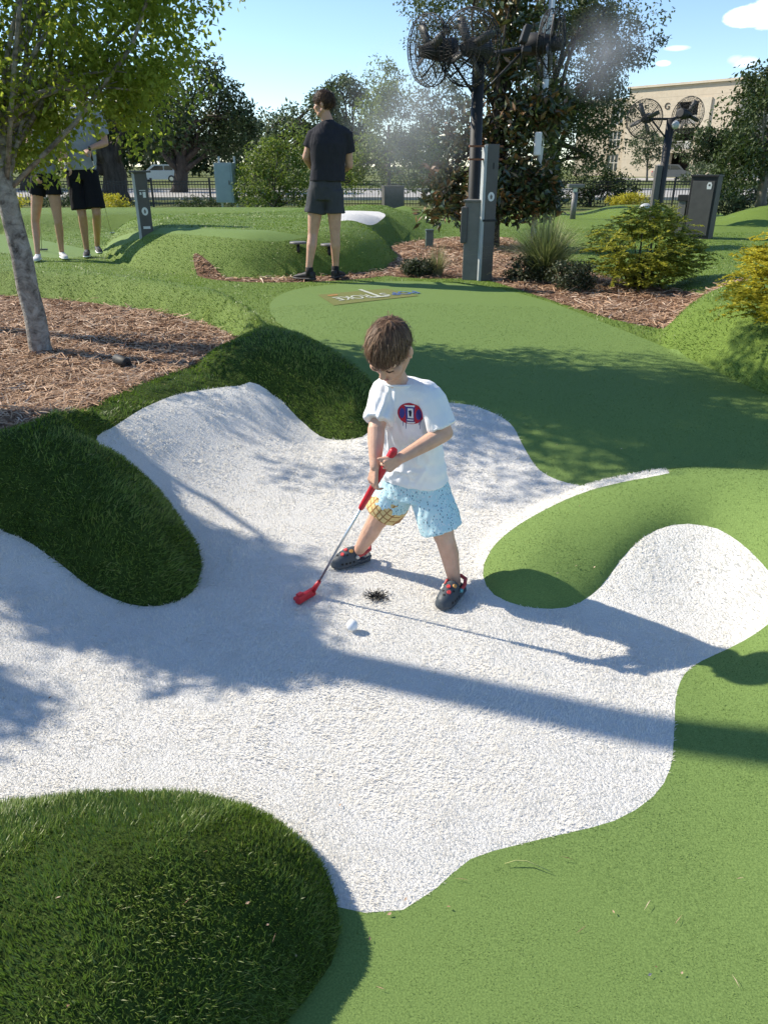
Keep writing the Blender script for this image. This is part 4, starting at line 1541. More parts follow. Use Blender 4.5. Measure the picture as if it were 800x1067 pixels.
def car(p, rz, paint, label, tall=1.0, cabin=None):
    root = empty("parked_car", p, label, "car", "cars parked beyond the road", rz)
    mb = MB()
    L, W, Hh = 4.6, 1.85, 1.68 * tall
    side = [(-2.28, .42), (-2.25, .95), (-1.95, 1.02), (-1.75, 1.06), (-1.1, 1.1), (1.0, 1.08), (1.7, .98), (2.22, .86), (2.3, .45), (1.9, .28), (-1.9, .28)]
    rot = Matrix.Rotation(math.pi / 2, 4, 'X')
    mb.prism(side[::-1], -W / 2, W / 2, rot)
    mb.build("body", paint, root)
    cab = cabin or [(-1.98, 1.05), (-1.72, Hh - .06), (-1.45, Hh), (.25, Hh), (.48, Hh - .05), (1.2, 1.07)]
    mb = MB()
    mb.prism(cab[::-1], -W / 2 + .10, W / 2 - .10, rot)
    g = mb.build("cabin", paint, root)
    gl = m_glass
    for s in (-1, 1):
        mb = MB()
        mb.prism([(-1.62, 1.14), (-1.45, Hh - .14), (-.72, Hh - .12), (-.72, 1.14)][::-1], 0, .02, Matrix.Translation((0, s * (W / 2 - .09) + .01, 0)) @ rot)
        mb.prism([(-.62, 1.14), (-.62, Hh - .12), (.22, Hh - .14), (.85, 1.14)][::-1], 0, .02, Matrix.Translation((0, s * (W / 2 - .09) + .01, 0)) @ rot)
        mb.build("window", gl, root)
    for x in (-1.4, 1.42):
        for s in (-1, 1):
            mb = MB()
            mb.tube([(x, s * (W / 2 - .20), .34), (x, s * (W / 2 + .015), .34)], .34, 20)
            w_ = mb.build("wheel", m_black, root)
            mb = MB()
            mb.tube([(x, s * (W / 2 + .016), .34), (x, s * (W / 2 + .03), .34)], .2, 14)
            mb.build("rim", m_steel, w_)
    for s in (-1, 1):
        MB().box((2.2, s * .7, .78), (.1, .3, .12), bevel=.02).build("headlight", m_white_p, root)
        MB().box((-2.25, s * .75, .88), (.06, .2, .16), bevel=.02).build("tail_light", m_red, root)
    return root


k = Mat("dark glass", .08, .6)
k.color((.02, .025, .03))
m_glass = k.m
q = ony(698, 187, 104)
car(Vector((q.x, 104, .02)), R(8), plain("taupe car paint", (.20, .18, .155), .35, .3), "taupe sport utility car parked by the tan building's ground floor opening", 1.03)
q = ony(167, 184, 84)
car(Vector((q.x, 84, .03)), R(180), plain("white car paint", (.62, .62, .60), .35), "small white vehicle far beyond the fence at left")

# tan building
k = Mat("tan brick panels", .85, .2)
v = k.coord()
sx = k.n("ShaderNodeSeparateXYZ")
k.l(v, sx.inputs[0])
br = k.n("ShaderNodeTexWave", wave_type='BANDS', bands_direction='Z', wave_profile='SAW')
br.inputs["Scale"].default_value = .26
k.l(v, br.inputs["Vector"])
joint = k.ramp(br.outputs["Fac"], [(.0, (.55, .55, .55)), (.05, (1, 1, 1))])
k.color(k.mix(1.0, k.ramp(k.noise(1.5, 6, .65, v), [(.3, (.54, .45, .34)), (.7, (.63, .535, .415))]), joint, 'MULTIPLY'))
m_tan = k.m
m_tan2 = plain("pale cast stone", (.58, .50, .39), .8, 0, .08, 1)
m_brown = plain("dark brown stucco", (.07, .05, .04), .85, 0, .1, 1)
m_pane = Mat("window glass", .1, .6).color((.06, .075, .085)).m
m_frame = plain("pale window frame", (.55, .52, .46), .6)


def building(name, A, B, z1, depth, holes, label, wallm, dark_right=True):
    """facade from A to B (ground points), openings given as (s0, s1, z0, z1) fractions of length / metres"""
    A, B = Vector(A), Vector(B)
    L = (B - A).length
    rz = math.atan2(B.y - A.y, B.x - A.x)
    root = empty(name, A, label, "building", None, rz)
    xs = sorted({0, L} | {h[0] * L for h in holes} | {h[1] * L for h in holes})
    zs = sorted({-.5, z1} | {h[2] for h in holes} | {h[3] for h in holes})
    mb = MB()
    T = .7
    for i in range(len(xs) - 1):
        run = None
        for j in range(len(zs) - 1):
            cx, cz = (xs[i] + xs[i + 1]) / 2, (zs[j] + zs[j + 1]) / 2
            if any(h[0] * L < cx < h[1] * L and h[2] < cz < h[3] for h in holes):
                if run:
                    mb.box(((xs[i] + xs[i + 1]) / 2, T / 2, (run[0] + run[1]) / 2), (xs[i + 1] - xs[i], T, run[1] - run[0]))
                run = None
            else:
                run = (run[0] if run else zs[j], zs[j + 1])
        if run:
            mb.box(((xs[i] + xs[i + 1]) / 2, T / 2, (run[0] + run[1]) / 2), (xs[i + 1] - xs[i], T, run[1] - run[0]))
    # the other three sides, and floors behind the openings
    mb.box((.35, depth / 2 + T / 2, z1 / 2 - .25), (.7, depth - T, z1 + .5))
    mb.box((L - .35, depth / 2 + T / 2, z1 / 2 - .25), (.7, depth - T, z1 + .5))
    mb.box((L / 2, depth + .35, z1 / 2 - .25), (L, .7, z1 + .5))
    mb.build("wall", wallm, root)
    MB().box((L / 2, depth / 2, z1 + .15), (L + .5, depth + .8, .3)).build("roof", m_tan2, root)
    return root, L


A = Vector((ony(645, 185, 132).x, 132, 0))
B = Vector((ony(757, 185, 118).x, 118, 0))


def fac(px, py):
    """fraction along the facade and height of a sight line"""
    d = ray(px, py)
    u = B - A
    # solve A + u s = t d (plan)
    det = u.x * (-d.y) - u.y * (-d.x)
    s = ((-A.x) * (-d.y) - (-A.y) * (-d.x)) / det
    t = (A.x + u.x * s) / d.x
    return s, CAM_Z + d.z * t


ops = []
for (xa, ya, xb, yb) in ((702, 130, 728, 105), (697, 156, 722, 133), (694, 181, 718, 159)):
    s0, z0 = fac(xa, ya)
    s1, z1_ = fac(xb, yb)
    ops.append((s0, s1, z0, z1_))
ops[1] = (ops[0][0], ops[0][1], ops[1][2], ops[1][3])
ops[2] = (ops[0][0], ops[0][1], max(0.0, ops[2][2]), ops[2][3])
ztop = fac(655, 93)[1]
bld, L = building("office_building", A, B, ztop, 26, ops, "tan brick building with stacked dark balcony openings at right", m_tan)
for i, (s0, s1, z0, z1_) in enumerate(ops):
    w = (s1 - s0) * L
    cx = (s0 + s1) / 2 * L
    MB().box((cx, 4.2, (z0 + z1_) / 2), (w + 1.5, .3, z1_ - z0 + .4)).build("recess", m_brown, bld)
    if i < 2:
        mb = MB()
        for t in range(14):
            mb.box((s0 * L + w * (t + .5) / 14, .15, z0 + .55), (.06, .06, 1.1))
        mb.box((cx, .15, z0 + 1.12), (w, .08, .08))
        mb.build("railing", m_frame, bld)
        MB().box((cx, 2.4, z0 - .12), (w + .02, 3.4, .24)).build("balcony", m_tan2, bld)
        MB().box((cx - w * .12, 4.03, z0 + (z1_ - z0) * .42), (w * .6, .06, (z1_ - z0) * .75)).build("window", m_pane, bld)
        MB().box((cx + w * .15, 1.2, z0 + .6), (w * .35, .5, 1.0), bevel=.1).build("awning", m_lgrey, bld)
s0 = fac(731, 110)[0]
s1 = fac(741, 110)[0]
MB().box(((s0 + s1) / 2 * L, -.12, ztop * .44), ((s1 - s0) * L, .24, ztop * .82)).build("pilaster", m_tan2, bld)
# painted letter on the wall
cu = bpy.data.curves.new("txt", 'FONT')
cu.body = "G"
cu.size = 1.25
cu.extrude = .04
ob = bpy.data.objects.new("txt", cu)
col.objects.link(ob)
bpy.context.view_layer.update()
me = bpy.data.meshes.new_from_object(ob.evaluated_get(bpy.context.evaluated_depsgraph_get()))
bpy.data.objects.remove(ob)
s0, z0 = fac(691.5, 114)
me.transform(Matrix.Translation((s0 * L, -.06, z0)) @ Matrix.Rotation(math.pi / 2, 4, 'X'))
link("letter", me, m_brown, bld)
# lower wing at left, with a window strip
A2 = Vector((ony(596, 185, 146).x, 146, 0))
B2 = Vector((ony(652, 185, 139).x, 139, 0))
A, B = A2, B2
zt2 = fac(640, 105)[1]
so_, si_ = fac(636, 120)[0], fac(649, 120)[0]
hol = [(so_, si_, zt2 * (.06 + .31 * i), zt2 * (.06 + .31 * i + .24)) for i in range(3)]
wing, L2 = building("office_building", A2, B2, zt2, 7, hol, "lower tan wing with a white framed window strip behind the oak", m_tan)
for h in hol:
    w, cx, cz = (h[1] - h[0]) * L2, (h[0] + h[1]) / 2 * L2, (h[2] + h[3]) / 2
    f = MB().box((cx, .4, cz), (w, .06, h[3] - h[2])).build("window", m_pane, wing)
    mb = MB()
    for t in (-.5, -.17, .17, .5):
        mb.box((cx + t * (w - .16), .28, cz), (.16, .16, h[3] - h[2]))
    for t in (-.47, 0, .47):
        mb.box((cx, .285, cz + t * (h[3] - h[2])), (w, .12, .14))
    mb.build("frame", m_frame, f)

# ------------------------------------------------------------------ people
def skin_mat(name, c, hi):
    k = Mat(name, .5, .4)
    v = k.coord()
    k.color(k.ramp(k.noise(22, 4, .6, v), [(.3, c), (.7, hi)]))
    k.b.inputs["Subsurface Weight"].default_value = .12
    k.b.inputs["Subsurface Radius"].default_value = (.012, .005, .003)
    k.b.inputs["Subsurface Scale"].default_value = .4
    k.bump(k.noise(160, 3, .6, v), .12, .001)
    return k.m


def cloth_mat(name, c, var=.06, scale=18, bump=.25, rough=.85):
    k = Mat(name, rough, .15)
    v = k.coord()
    k.color(k.ramp(k.noise(scale, 4, .6, v), [(.3, tuple(x * (1 - var) for x in c)), (.7, tuple(min(1, x * (1 + var)) for x in c))]))
    n1 = k.noise(14, 3, .5, k.coord("Object", (1, 1, .35)), 1.2)
    n2 = k.noise(420, 2, .5, v)
    k.bump(k.math('ADD', k.math('MULTIPLY', n1, 1.0), k.math('MULTIPLY', n2, .06)), bump, .03)
    return k.m


def capsule(mb, a, b, ra, rb, n=14):
    a, b = Vector(a), Vector(b)
    d = b - a
    L = d.length
    if L < 1e-6:
        mb.ball(a, ra, n, 8)
        return
    d.normalize()
    pts, rad = [], []
    for t in (-.98, -.8, -.45, 0):
        pts.append(a + d * ra * t)
        rad.append(ra * math.sqrt(max(0, 1 - t * t)) + 1e-4)
    for t in (.25, .5, .75):
        pts.append(a.lerp(b, t))
        rad.append(ra + (rb - ra) * t)
    for t in (0, .45, .8, .98):
        pts.append(b + d * rb * t)
        rad.append(rb * math.sqrt(max(0, 1 - t * t)) + 1e-4)
    mb.tube(pts, rad, n)


def chain(mb, pts, radii, n=14):
    for i in range(len(pts) - 1):
        capsule(mb, pts[i], pts[i + 1], radii[i], radii[i + 1], n)


def melt(mb, name, voxel, smooth=4, fac=.5, disp=None):
    """fuse overlapping shapes into one continuous surface"""
    me = mb.mesh("tmp")
    ob = bpy.data.objects.new("tmp", me)
    col.objects.link(ob)
    md = ob.modifiers.new("r", 'REMESH')
    md.mode = 'VOXEL'
    md.voxel_size = voxel
    md.use_smooth_shade = True
    if smooth:
        s = ob.modifiers.new("s", 'SMOOTH')
        s.factor = fac
        s.iterations = smooth
    bpy.context.view_layer.update()
    out = bpy.data.meshes.new_from_object(ob.evaluated_get(bpy.context.evaluated_depsgraph_get()))
    bpy.data.objects.remove(ob)
    bpy.data.meshes.remove(me)
    out.name = name
    if disp:
        n = len(out.vertices)
        co = np.empty(n * 3)
        no = np.empty(n * 3)
        out.vertices.foreach_get("co", co)
        out.vertices.foreach_get("normal", no)
        co, no = co.reshape(-1, 3), no.reshape(-1, 3)
        co = co + no * disp(co)[:, None]
        out.vertices.foreach_set("co", co.astype(np.float32).ravel())
        out.update()
    out.polygons.foreach_set("use_smooth", np.ones(len(out.polygons), bool))
    return out


def waves(co, s, seed):
    """cheap smooth noise for folds"""
    r = np.random.default_rng(seed)
    out = np.zeros(len(co))
    for i in range(9):
        k = r.normal(0, 1, 3) * s * r.uniform(.5, 1.6)
        k[2] *= .45
        out += np.sin(co @ k + r.uniform(0, 6.28) + 1.2 * np.sin(co @ (k[[1, 2, 0]] * .6) + r.uniform(0, 6)))
    return out / 9


def frame_of(f, up=Vector((0, 0, 1))):
    f = Vector(f).normalized()
    l = Vector(up).cross(f).normalized()        # the figure's own left
    u = f.cross(l).normalized()
    return f, l, u


def hand(mb, wrist, d, nrm, s, curl=(35, 45, 35), side=1, spread=.06, thumb=None, size=1.0):
    """palm, four unequal fingers and a thumb. d: wrist to knuckles, nrm: way the palm faces, side: +1 thumb along d x nrm"""
    d = Vector(d).normalized()
    nrm = Vector(nrm)
    nrm = (nrm - d * nrm.dot(d)).normalized()
    t = d.cross(nrm).normalized() * side          # towards the thumb
    S = s * size
    L = .088 * S
    w = Vector(wrist)
    for k in (-1.5, -.5, .5, 1.5):
        capsule(mb, w + t * k * .010 * S, w + d * L + t * k * .0205 * S, .015 * S, .0115 * S, 10)
    lens = [.070, .080, .074, .058]
    for i, k in enumerate((1.5, .5, -.5, -1.5)):
        p = w + d * (L - (.004 if i in (0, 3) else 0) * S) + t * k * .0205 * S
        ang = 0
        dd = (d + t * k * spread).normalized()
        ax = dd.cross(nrm).normalized()
        rad = [.0086, .0080, .0072, .0062]
        for j, fr in enumerate((.45, .32, .26)):
            ang += curl[j]
            q = (Matrix.Rotation(R(ang), 3, ax) @ dd)
            e = p + q * lens[i] * fr * S
            capsule(mb, p, e, rad[j] * S, rad[j + 1] * S, 8)
            p = e
    b = w + d * L * .28 + t * .020 * S
    td = thumb or (d * .75 + t * .55 + nrm * .35)
    td = Vector(td).normalized()
    m1 = b + td * .042 * S
    capsule(mb, b, m1, .0145 * S, .0115 * S, 8)
    td2 = (td + nrm * .25 + d * .1).normalized()
    m2 = m1 + td2 * .030 * S
    capsule(mb, m1, m2, .0115 * S, .0098 * S, 8)
    capsule(mb, m2, m2 + td2 * .022 * S, .0098 * S, .0075 * S, 8)


def head_shape(mb, c, f, u, s, lids=False):
    """skull, jaw, nose, brow, lips and ears added to a body; s = head height / 0.225"""
    f, l, u = frame_of(f, u)
    Rm = Matrix((l, -f, u)).transposed().to_4x4()   # local x = left, y = back, z = up

    def at_(x, y, z):
        return Vector(c) + (l * x - f * y + u * z) * s

    mb.ball(at_(0, .012, .022), (.074 * s, .094 * s, .088 * s), 20, 14, Rm)
    mb.ball(at_(0, -.030, -.030), (.060 * s, .060 * s, .078 * s), 18, 12, Rm)
    mb.ball(at_(0, -.052, -.090), (.030 * s, .026 * s, .022 * s), 14, 10, Rm)
    chain(mb, [at_(-.052, .010, -.055), at_(-.030, -.045, -.092), at_(.030, -.045, -.092), at_(.052, .010, -.055)], [.02 * s] * 4, 10)
    chain(mb, [at_(0, -.082, -.002), at_(0, -.098, -.034)], [.009 * s, .013 * s], 10)
    mb.ball(at_(0, -.100, -.036), (.015 * s, .012 * s, .011 * s), 10, 8, Rm)
    chain(mb, [at_(-.045, -.068, .012), at_(0, -.080, .010), at_(.045, -.068, .012)], [.012 * s, .013 * s, .012 * s], 10)
    chain(mb, [at_(-.018, -.084, -.066), at_(.018, -.084, -.066)], [.0075 * s, .0075 * s], 8)
    for k in (-1, 1):
        if lids:
            mb.ball(at_(k * .030, -.0735, -.0075), .0125 * s, 12, 8)
        mb.ball(at_(k * .044, -.060, -.030), (.022 * s, .020 * s, .022 * s), 12, 8, Rm)
        Er = Rm @ Matrix.Rotation(k * .45, 4, 'Z')
        mb.ball(at_(k * .080, .012, -.012), (.008 * s, .019 * s, .032 * s), 12, 10, Er)
        mb.ball(at_(k * .086, .020, -.006), (.006 * s, .012 * s, .026 * s), 12, 8, Er)
    return at_, Rm, (f, l, u)


def face_parts(root, at_, Rm, s, hairm, down=False):
    for k in (-1, 1):
        e = MB().ball(at_(k * .030, -.0725 if down else -.0745, -.012 if down else -.010), .0115 * s, 14, 10).build("eye", m_eye, root)
        MB().ball(at_(k * .030, -.0800 if down else -.0835, -.018 if down else -.010), .0050 * s, 10, 8).build("iris", m_iris, e)
        mb = MB()
        chain(mb, [at_(k * .012, -.0885, .012), at_(k * .030, -.0865, .017), at_(k * .050, -.072, .012)], [.0028 * s, .0034 * s, .0022 * s], 6)
        mb.build("eyebrow", hairm, root)
        mb = MB()
        chain(mb, [at_(k * .017, -.086, -.012), at_(k * .030, -.0885, -.014), at_(k * .044, -.080, -.012)], [.0022 * s] * 3, 6)
        mb.build("eyelash", hairm, root)
    mb = MB()
    chain(mb, [at_(-.022, -.0855, -.067), at_(0, -.0925, -.064), at_(.022, -.0855, -.067)], [.003 * s, .005 * s, .003 * s], 8)
    mb.build("lips", m_lip, root)


def hair(root, at_, Rm, fr, s, m, n, length, seed, fringe=.4, lift=.25, width=.0032, mess=.28):
    """close cap with many thin locks lying over it"""
    f, l, u = fr
    r = np.random.default_rng(seed)
    mb = MB()
    mb.ball((0, 0, 0), (1, 1, 1), 40, 28)
    b = mb.bm
    for v in list(b.verts):
        p = v.co
        if (abs(p.x) > .74 and p.z < .10 and p.y < .30) or p.z < -.55 or (p.y < -.35 and p.z < .34) or (p.y < .30 and p.z < -.05):
            b.verts.remove(v)
    for v in b.verts:
        nse = .022 * math.sin(9 * v.co.x + 3) * math.sin(11 * v.co.y) + .018 * math.sin(23 * v.co.z + 17 * v.co.x)
        q = v.co * (1.075 + nse)
        v.co = at_(q.x * .074, .012 + q.y * .094, .022 + q.z * .088)
    cap = mb.build("hair", m, root)
    # locks
    P, T, Nn = [], [], []
    tries = 0
    while len(P) < n and tries < n * 12:
        tries += 1
        d = r.normal(size=3)
        d /= np.linalg.norm(d)
        x, y, z = d
        if (abs(x) > .74 and z < .10 and y < .30) or z < -.62 or (y < -.45 and z < .30) or (y < .12 and z < -.02) or (y < .25 and z < -.25):
            continue
        P.append(d)
    P = np.array(P)
    whorl = np.array([.10, .52, .84])
    whorl /= np.linalg.norm(whorl)
    tang = P - whorl
    tang -= P * (tang * P).sum(1, keepdims=True)
    nn = np.linalg.norm(tang, axis=1, keepdims=True)
    tang = tang / np.maximum(nn, .05) + r.normal(0, mess, P.shape)
    tang -= P * (tang * P).sum(1, keepdims=True)
    tang /= np.linalg.norm(tang, axis=1, keepdims=True)
    ax = np.array([.074, .094, .088]) * s
    K = 5
    rows = []
    ln = length * r.uniform(.6, 1.25, len(P)) * np.where(P[:, 2] < 0, .55, 1.0)
    wd = width * r.uniform(.6, 1.3, len(P))
    lf = lift * np.abs(r.normal(.6, .5, len(P))) * np.where(r.random(len(P)) < .12, 2.2, 1)
    side = np.cross(tang, P)
    for i in range(K):
        t = i / (K - 1)
        ang = t * ln / (.088 * s)
        d = P * np.cos(ang)[:, None] + tang * np.sin(ang)[:, None]
        h = 1.04 + .10 * r.random(len(P)) * 0 + lf * .35 * np.sin(math.pi * min(1, t * .8 + .1)) + .05
        q = d * ax * h[:, None]
        q[:, 1] += .012 * s
        q[:, 2] += .022 * s
        w = (wd * (1 - .75 * t) * .5)[:, None]
        for sg in (-1, 1):
            rows.append(q + side * w * sg)
    V = np.stack(rows, 1).reshape(-1, 3)
    Mx = np.array([[l.x, -f.x, u.x], [l.y, -f.y, u.y], [l.z, -f.z, u.z]])
    V = V @ Mx.T + np.array(at_(0, 0, 0))
    b0 = (np.arange(len(P)) * 2 * K)[:, None]
    F = np.concatenate([b0 + np.array([[2 * i, 2 * i + 1, 2 * i + 3, 2 * i + 2]]) for i in range(K - 1)], 1).reshape(-1, 4)
    o = link("locks", np_mesh("locks", V, F), m, cap)
    return cap


def hair_mat(name, a, b, c):
    k = Mat(name, .55, .3)
    k.color(k.ramp(k.island(), [(0, a), (.6, b), (1, c)]))
    return k.m


m_hair_boy = hair_mat("brown child hair", (.055, .029, .016), (.15, .082, .046), (.33, .205, .12))
m_hair_man = hair_mat("dark brown hair", (.022, .013, .009), (.06, .033, .02), (.16, .09, .05))
m_eye = Mat("eye white", .25, .5).color((.75, .73, .70)).m
m_iris = Mat("iris", .2, .5).color((.035, .022, .014)).m
m_lip = plain("lips", (.46, .19, .16), .45)
m_skin_boy = skin_mat("boy skin", (.58, .335, .23), (.68, .42, .30))
m_skin_man = skin_mat("man skin", (.52, .30, .21), (.62, .37, .27))
m_skin_w = skin_mat("woman skin", (.47, .26, .17), (.55, .32, .22))


def ellring(c, ax, ay, rx, ry, n=28, p=2.4, bump_=None):
    """rounded ring around c"""
    out = []
    for k in range(n):
        t = 2 * math.pi * k / n
        cx, cy_ = math.cos(t), math.sin(t)
        x = math.copysign(abs(cx) ** (2 / p), cx) * rx
        y = math.copysign(abs(cy_) ** (2 / p), cy_) * ry
        out.append(Vector(c) + ax * x + ay * y)
    return out


def putter(label, head, grip_top, toe, gripm, shaftm, headm, grip_len=.24, s=1.0, name="putter", blade=None):
    """head point on the ground, straight shaft, thick grip"""
    head, grip_top = Vector(head), Vector(grip_top)
    root = empty(name, head, label, "putter")
    ax = (grip_top - head).normalized()
    L = (grip_top - head).length
    g0 = ax * (L - grip_len)
    MB().tube([ax * .03, g0 + ax * .02], [.0048 * s, .0055 * s], 10).build("shaft", shaftm, root)
    mb = MB()
    mb.tube([g0, g0 + ax * .01, g0 + ax * grip_len * .5, g0 + ax * (grip_len - .008), g0 + ax * grip_len], [.009 * s, .0115 * s, .0135 * s, .0155 * s, .011 * s], 14)
    mb.build("grip", gripm, root)
    t = Vector(toe).normalized()
    rz = math.atan2(t.y, t.x)
    mb = MB()
    if blade is None:
        mb.box((-.040, .0, .006), (.105 * s, .026 * s, .034 * s), bevel=.007)
        mb.box((-.050, .018, -.001), (.062 * s, .030 * s, .018 * s), bevel=.006)
        mb.box((-.066, .006, .022), (.030 * s, .020 * s, .014 * s), bevel=.004)
        mb.tube([(-.004, .0, .006), tuple(Matrix.Rotation(-rz, 3, 'Z') @ (ax * .075))], [.0125 * s, .008 * s], 10)
    else:
        mb.box((.03, 0, .014), (.11 * s, .025 * s, .026 * s), bevel=.004)
        mb.tube([(0, 0, .014), tuple(Matrix.Rotation(-rz, 3, 'Z') @ (ax * .06))], .006, 8)
    h = mb.build("head", headm, root)
    h.rotation_euler = (0, 0, rz)
    return root


# ---- the boy
def kid():
    Z = Vector((0, 0, 1))
    f = Vector((-.42, -.90, 0)).normalized()
    l = Vector((-f.y, f.x, 0))
    root = empty("person", G(420, 606), "boy in white t-shirt and ice blue patterned shorts bending over a red putter", "person")
    o = root.location
    sc = .62
    hipc = ony(431, 500, 2.64)
    hr, hl = ony(414, 512, 2.68), ony(448, 514, 2.60)
    kr, kl = ony(391, 545, 2.70), ony(464, 563, 2.555)
    ar, al = ony(374, 574, 2.79), ony(474, 607, 2.565)
    chest = ony(427, 440, 2.555)
    neck = ony(417, 397, 2.505)
    sl, sr = ony(447, 412, 2.465), ony(402, 406, 2.53)
    headc = ony(405, 365, 2.425)
    el, er = ony(463, 451, 2.43), ony(392, 447, 2.44)
    # the putter comes first: the hands close on it
    chead = G(326, 621) + Vector((0, 0, .014))
    ctop = ony(411, 468, 2.335)
    cax = (ctop - chead).normalized()
    Lc = (ctop - chead).length

    def oncl(t):
        return chead + cax * Lc * t

    pr, pl = oncl(.815), oncl(.915)
    # hands: right lower, left upper
    rl_ = -l
    mb = MB()
    # torso
    sp = [hipc, hipc.lerp(chest, .5) + f * .01, chest, chest.lerp(neck, .6), neck]
    mb.loft([ellring(sp[0], l, f, .095, .075), ellring(sp[1], l, f, .090, .072), ellring(sp[2], l, f, .102, .078), ellring(sp[3], l, f, .085, .06), ellring(sp[4], l, f, .04, .04)])
    chain(mb, [sr, chest.lerp(neck, .7), sl], [.034, .052, .034])
    chain(mb, [neck - Vector((0, 0, .02)), headc + Vector((0, .03, -.05))], [.038, .036])
    at_, Rm, fr = head_shape(mb, headc, (-.38, -.76, -.80), Vector((-.10, -.35, 1)), .85, True)
    # legs
    for h_, k_, a_, sg in ((hr, kr, ar, -1), (hl, kl, al, 1)):
        mid = k_.lerp(a_, .32) - f * .008
        chain(mb, [h_, h_.lerp(k_, .55), k_, mid, k_.lerp(a_, .72), a_], [.062, .052, .038, .0375, .029, .0235])
    # arms
    d_l = ((pl - el) - cax * (pl - el).dot(cax)).normalized()
    d_r = ((pr - er) - cax * (pr - er).dot(cax)).normalized()
    out = Vector((.1, -1, .15))
    # palms: left palm faces away from the target hand, both wrap the grip
    dl = (d_l * .8 - cax * .75).normalized()
    dr = (d_r * .45 - cax * 1.0).normalized()
    nl = (Vector((-.55, .75, -.1)))
    nr = (Vector((.85, .5, .1)))
    nl = (nl - dl * nl.dot(dl)).normalized()
    nr = (nr - dr * nr.dot(dr)).normalized()
    wl = pl - dl * .052 - nl * .020
    wr = pr - dr * .050 - nr * .019
    hand(mb, wl, dl, nl, sc * 1.02, (55, 60, 48), -1, .09, thumb=(-cax * .2 + Vector((-.95, -.25, .12))))
    hand(mb, wr, dr, nr, sc * 1.02, (26, 42, 36), 1, .14, thumb=(-cax * .8 + Vector((.30, -.45, -.1))))
    chain(mb, [sl, el], [.034, .029])
    chain(mb, [el, el.lerp(wl, .35), wl], [.030, .029, .0195])
    chain(mb, [sr, er], [.034, .029])
    chain(mb, [er, er.lerp(wr, .35), wr], [.030, .029, .0195])
    me = melt(mb, "body", .0025, 2)
    me.transform(Matrix.Translation(-o))
    link("body", me, m_skin_boy, root)

    def A2(x, y, z):
        return at_(x, y, z) - o

    face_parts(root, A2, Rm, .85, m_hair_boy, True)
    hair(root, A2, Rm, fr, .85, m_hair_boy, 5200, .050, 3, lift=.22, width=.0030, mess=.22)
    # ---- shirt
    mb = MB()
    hem = ony(432, 498, 2.635)
    mb.loft([ellring(hem, l, f, .128, .106), ellring(hem.lerp(chest, .25), l, f, .120, .100), ellring(hem.lerp(chest, .6), l, f, .110, .092), ellring(chest, l, f, .104, .088),
             ellring(chest.lerp(neck, .35), l, f, .102, .081), ellring(chest.lerp(neck, .7), l, f, .088, .066), ellring(neck - Vector((0, 0, .004)), l, f, .052, .050)])
    chain(mb, [sr + l * .008, chest.lerp(neck, .74), sl - l * .008], [.049, .058, .049])
    for s_, e_, t_ in ((sl, el, .84), (sr, er, .80)):
        d = (e_ - s_)
        u1 = d.normalized().orthogonal().normalized()
        u2 = d.normalized().cross(u1)
        pts = [(-.10, .044), (.15, .050), (.45, .048), (t_, .050)]
        mb.loft([ellring(s_ + d * t, u1, u2, rr, rr, 20, 2) for t, rr in pts])

    def folds(co):
        z = (co[:, 2] - hem.z) / (neck.z - hem.z)
        w = waves(co, 34, 4) * .010 * np.clip(1.15 - z, .25, 1) + (.3 - np.abs(waves(co, 60, 12))) * .005
        # long pulls from the shoulders towards the gripping hands
        q = (co - np.array(chest)) @ np.array(l)
        r_ = np.zeros(len(co))
        front = np.clip(-((co - np.array(chest)) @ np.array(f)) * -40, 0, 1)
        for (q0, z0, q1, z1, hh, ww) in ((-.035, .98, -.062, .30, .006, .007), (-.010, .95, -.03, .45, .004, .009), (.055, .85, .085, .45, .004, .008), (-.06, .28, .06, .06, .005, .009), (-.07, .16, .09, .20, .004, .008),
                                         (.02, .38, .11, .10, .005, .010), (-.085, .8, -.075, .35, .005, .007), (.09, .30, .03, .02, .004, .007), (.0, .22, -.09, .05, .004, .008), (.05, .55, .10, .40, .004, .008)):
            a_ = np.array([q0, z0 * .4])
            b_ = np.array([q1, z1 * .4])
            pq = np.c_[q, z * .4]
            t = np.clip(((pq - a_) @ (b_ - a_)) / ((b_ - a_) @ (b_ - a_)), 0, 1)
            dd = np.linalg.norm(pq - a_ - t[:, None] * (b_ - a_), axis=1)
            r_ += hh * np.exp(-(dd / ww) ** 2) * np.sin(math.pi * np.clip(t * .9 + .08, 0, 1)) - .4 * hh * np.exp(-((dd - 2 * ww) / ww) ** 2)
        return w + r_ * front + .0060 * np.abs(np.sin(q * 60 + 6 * z)) * np.clip(1 - np.abs(z - .55) * 1.7, 0, 1) + .003 * np.sin(z * 42 + q * 20) * np.clip(.5 - z, 0, 1) * 2

    me = melt(mb, "shirt", .0042, 2, .5, folds)
    shirt_bvh = BVHTree.FromPolygons([v.co.copy() for v in me.vertices], [tuple(p.vertices) for p in me.polygons])
    me.transform(Matrix.Translation(-o))
    shirt = link("shirt", me, m_shirt_boy, root)
    # collar
    mb = MB()
    pts = [q - o for q in ellring(neck + Vector((0, -.004, -.004)), l, f, .053, .050, 28, 2)]
    mb.tube(pts, .0058, 8, False, True)
    mb.build("collar", m_shirt_boy, shirt)
    # stitched hems
    for s_, e_, t_ in ((sl, el, .81), (sr, er, .77)):
        d = (e_ - s_)
        u1 = d.normalized().orthogonal().normalized()
        u2 = d.normalized().cross(u1)
        MB().tube([q - o for q in ellring(s_ + d * t_, u1, u2, .0500, .0500, 24, 2)], .0018, 5, False, True).build("hem", m_shirt_boy, shirt)
    # ---- emblem printed on the chest, wrapped over the shirt
    c0 = ony(427.5, 431, 2.0)
    view = (ony(427.5, 431, 3) - c0).normalized()
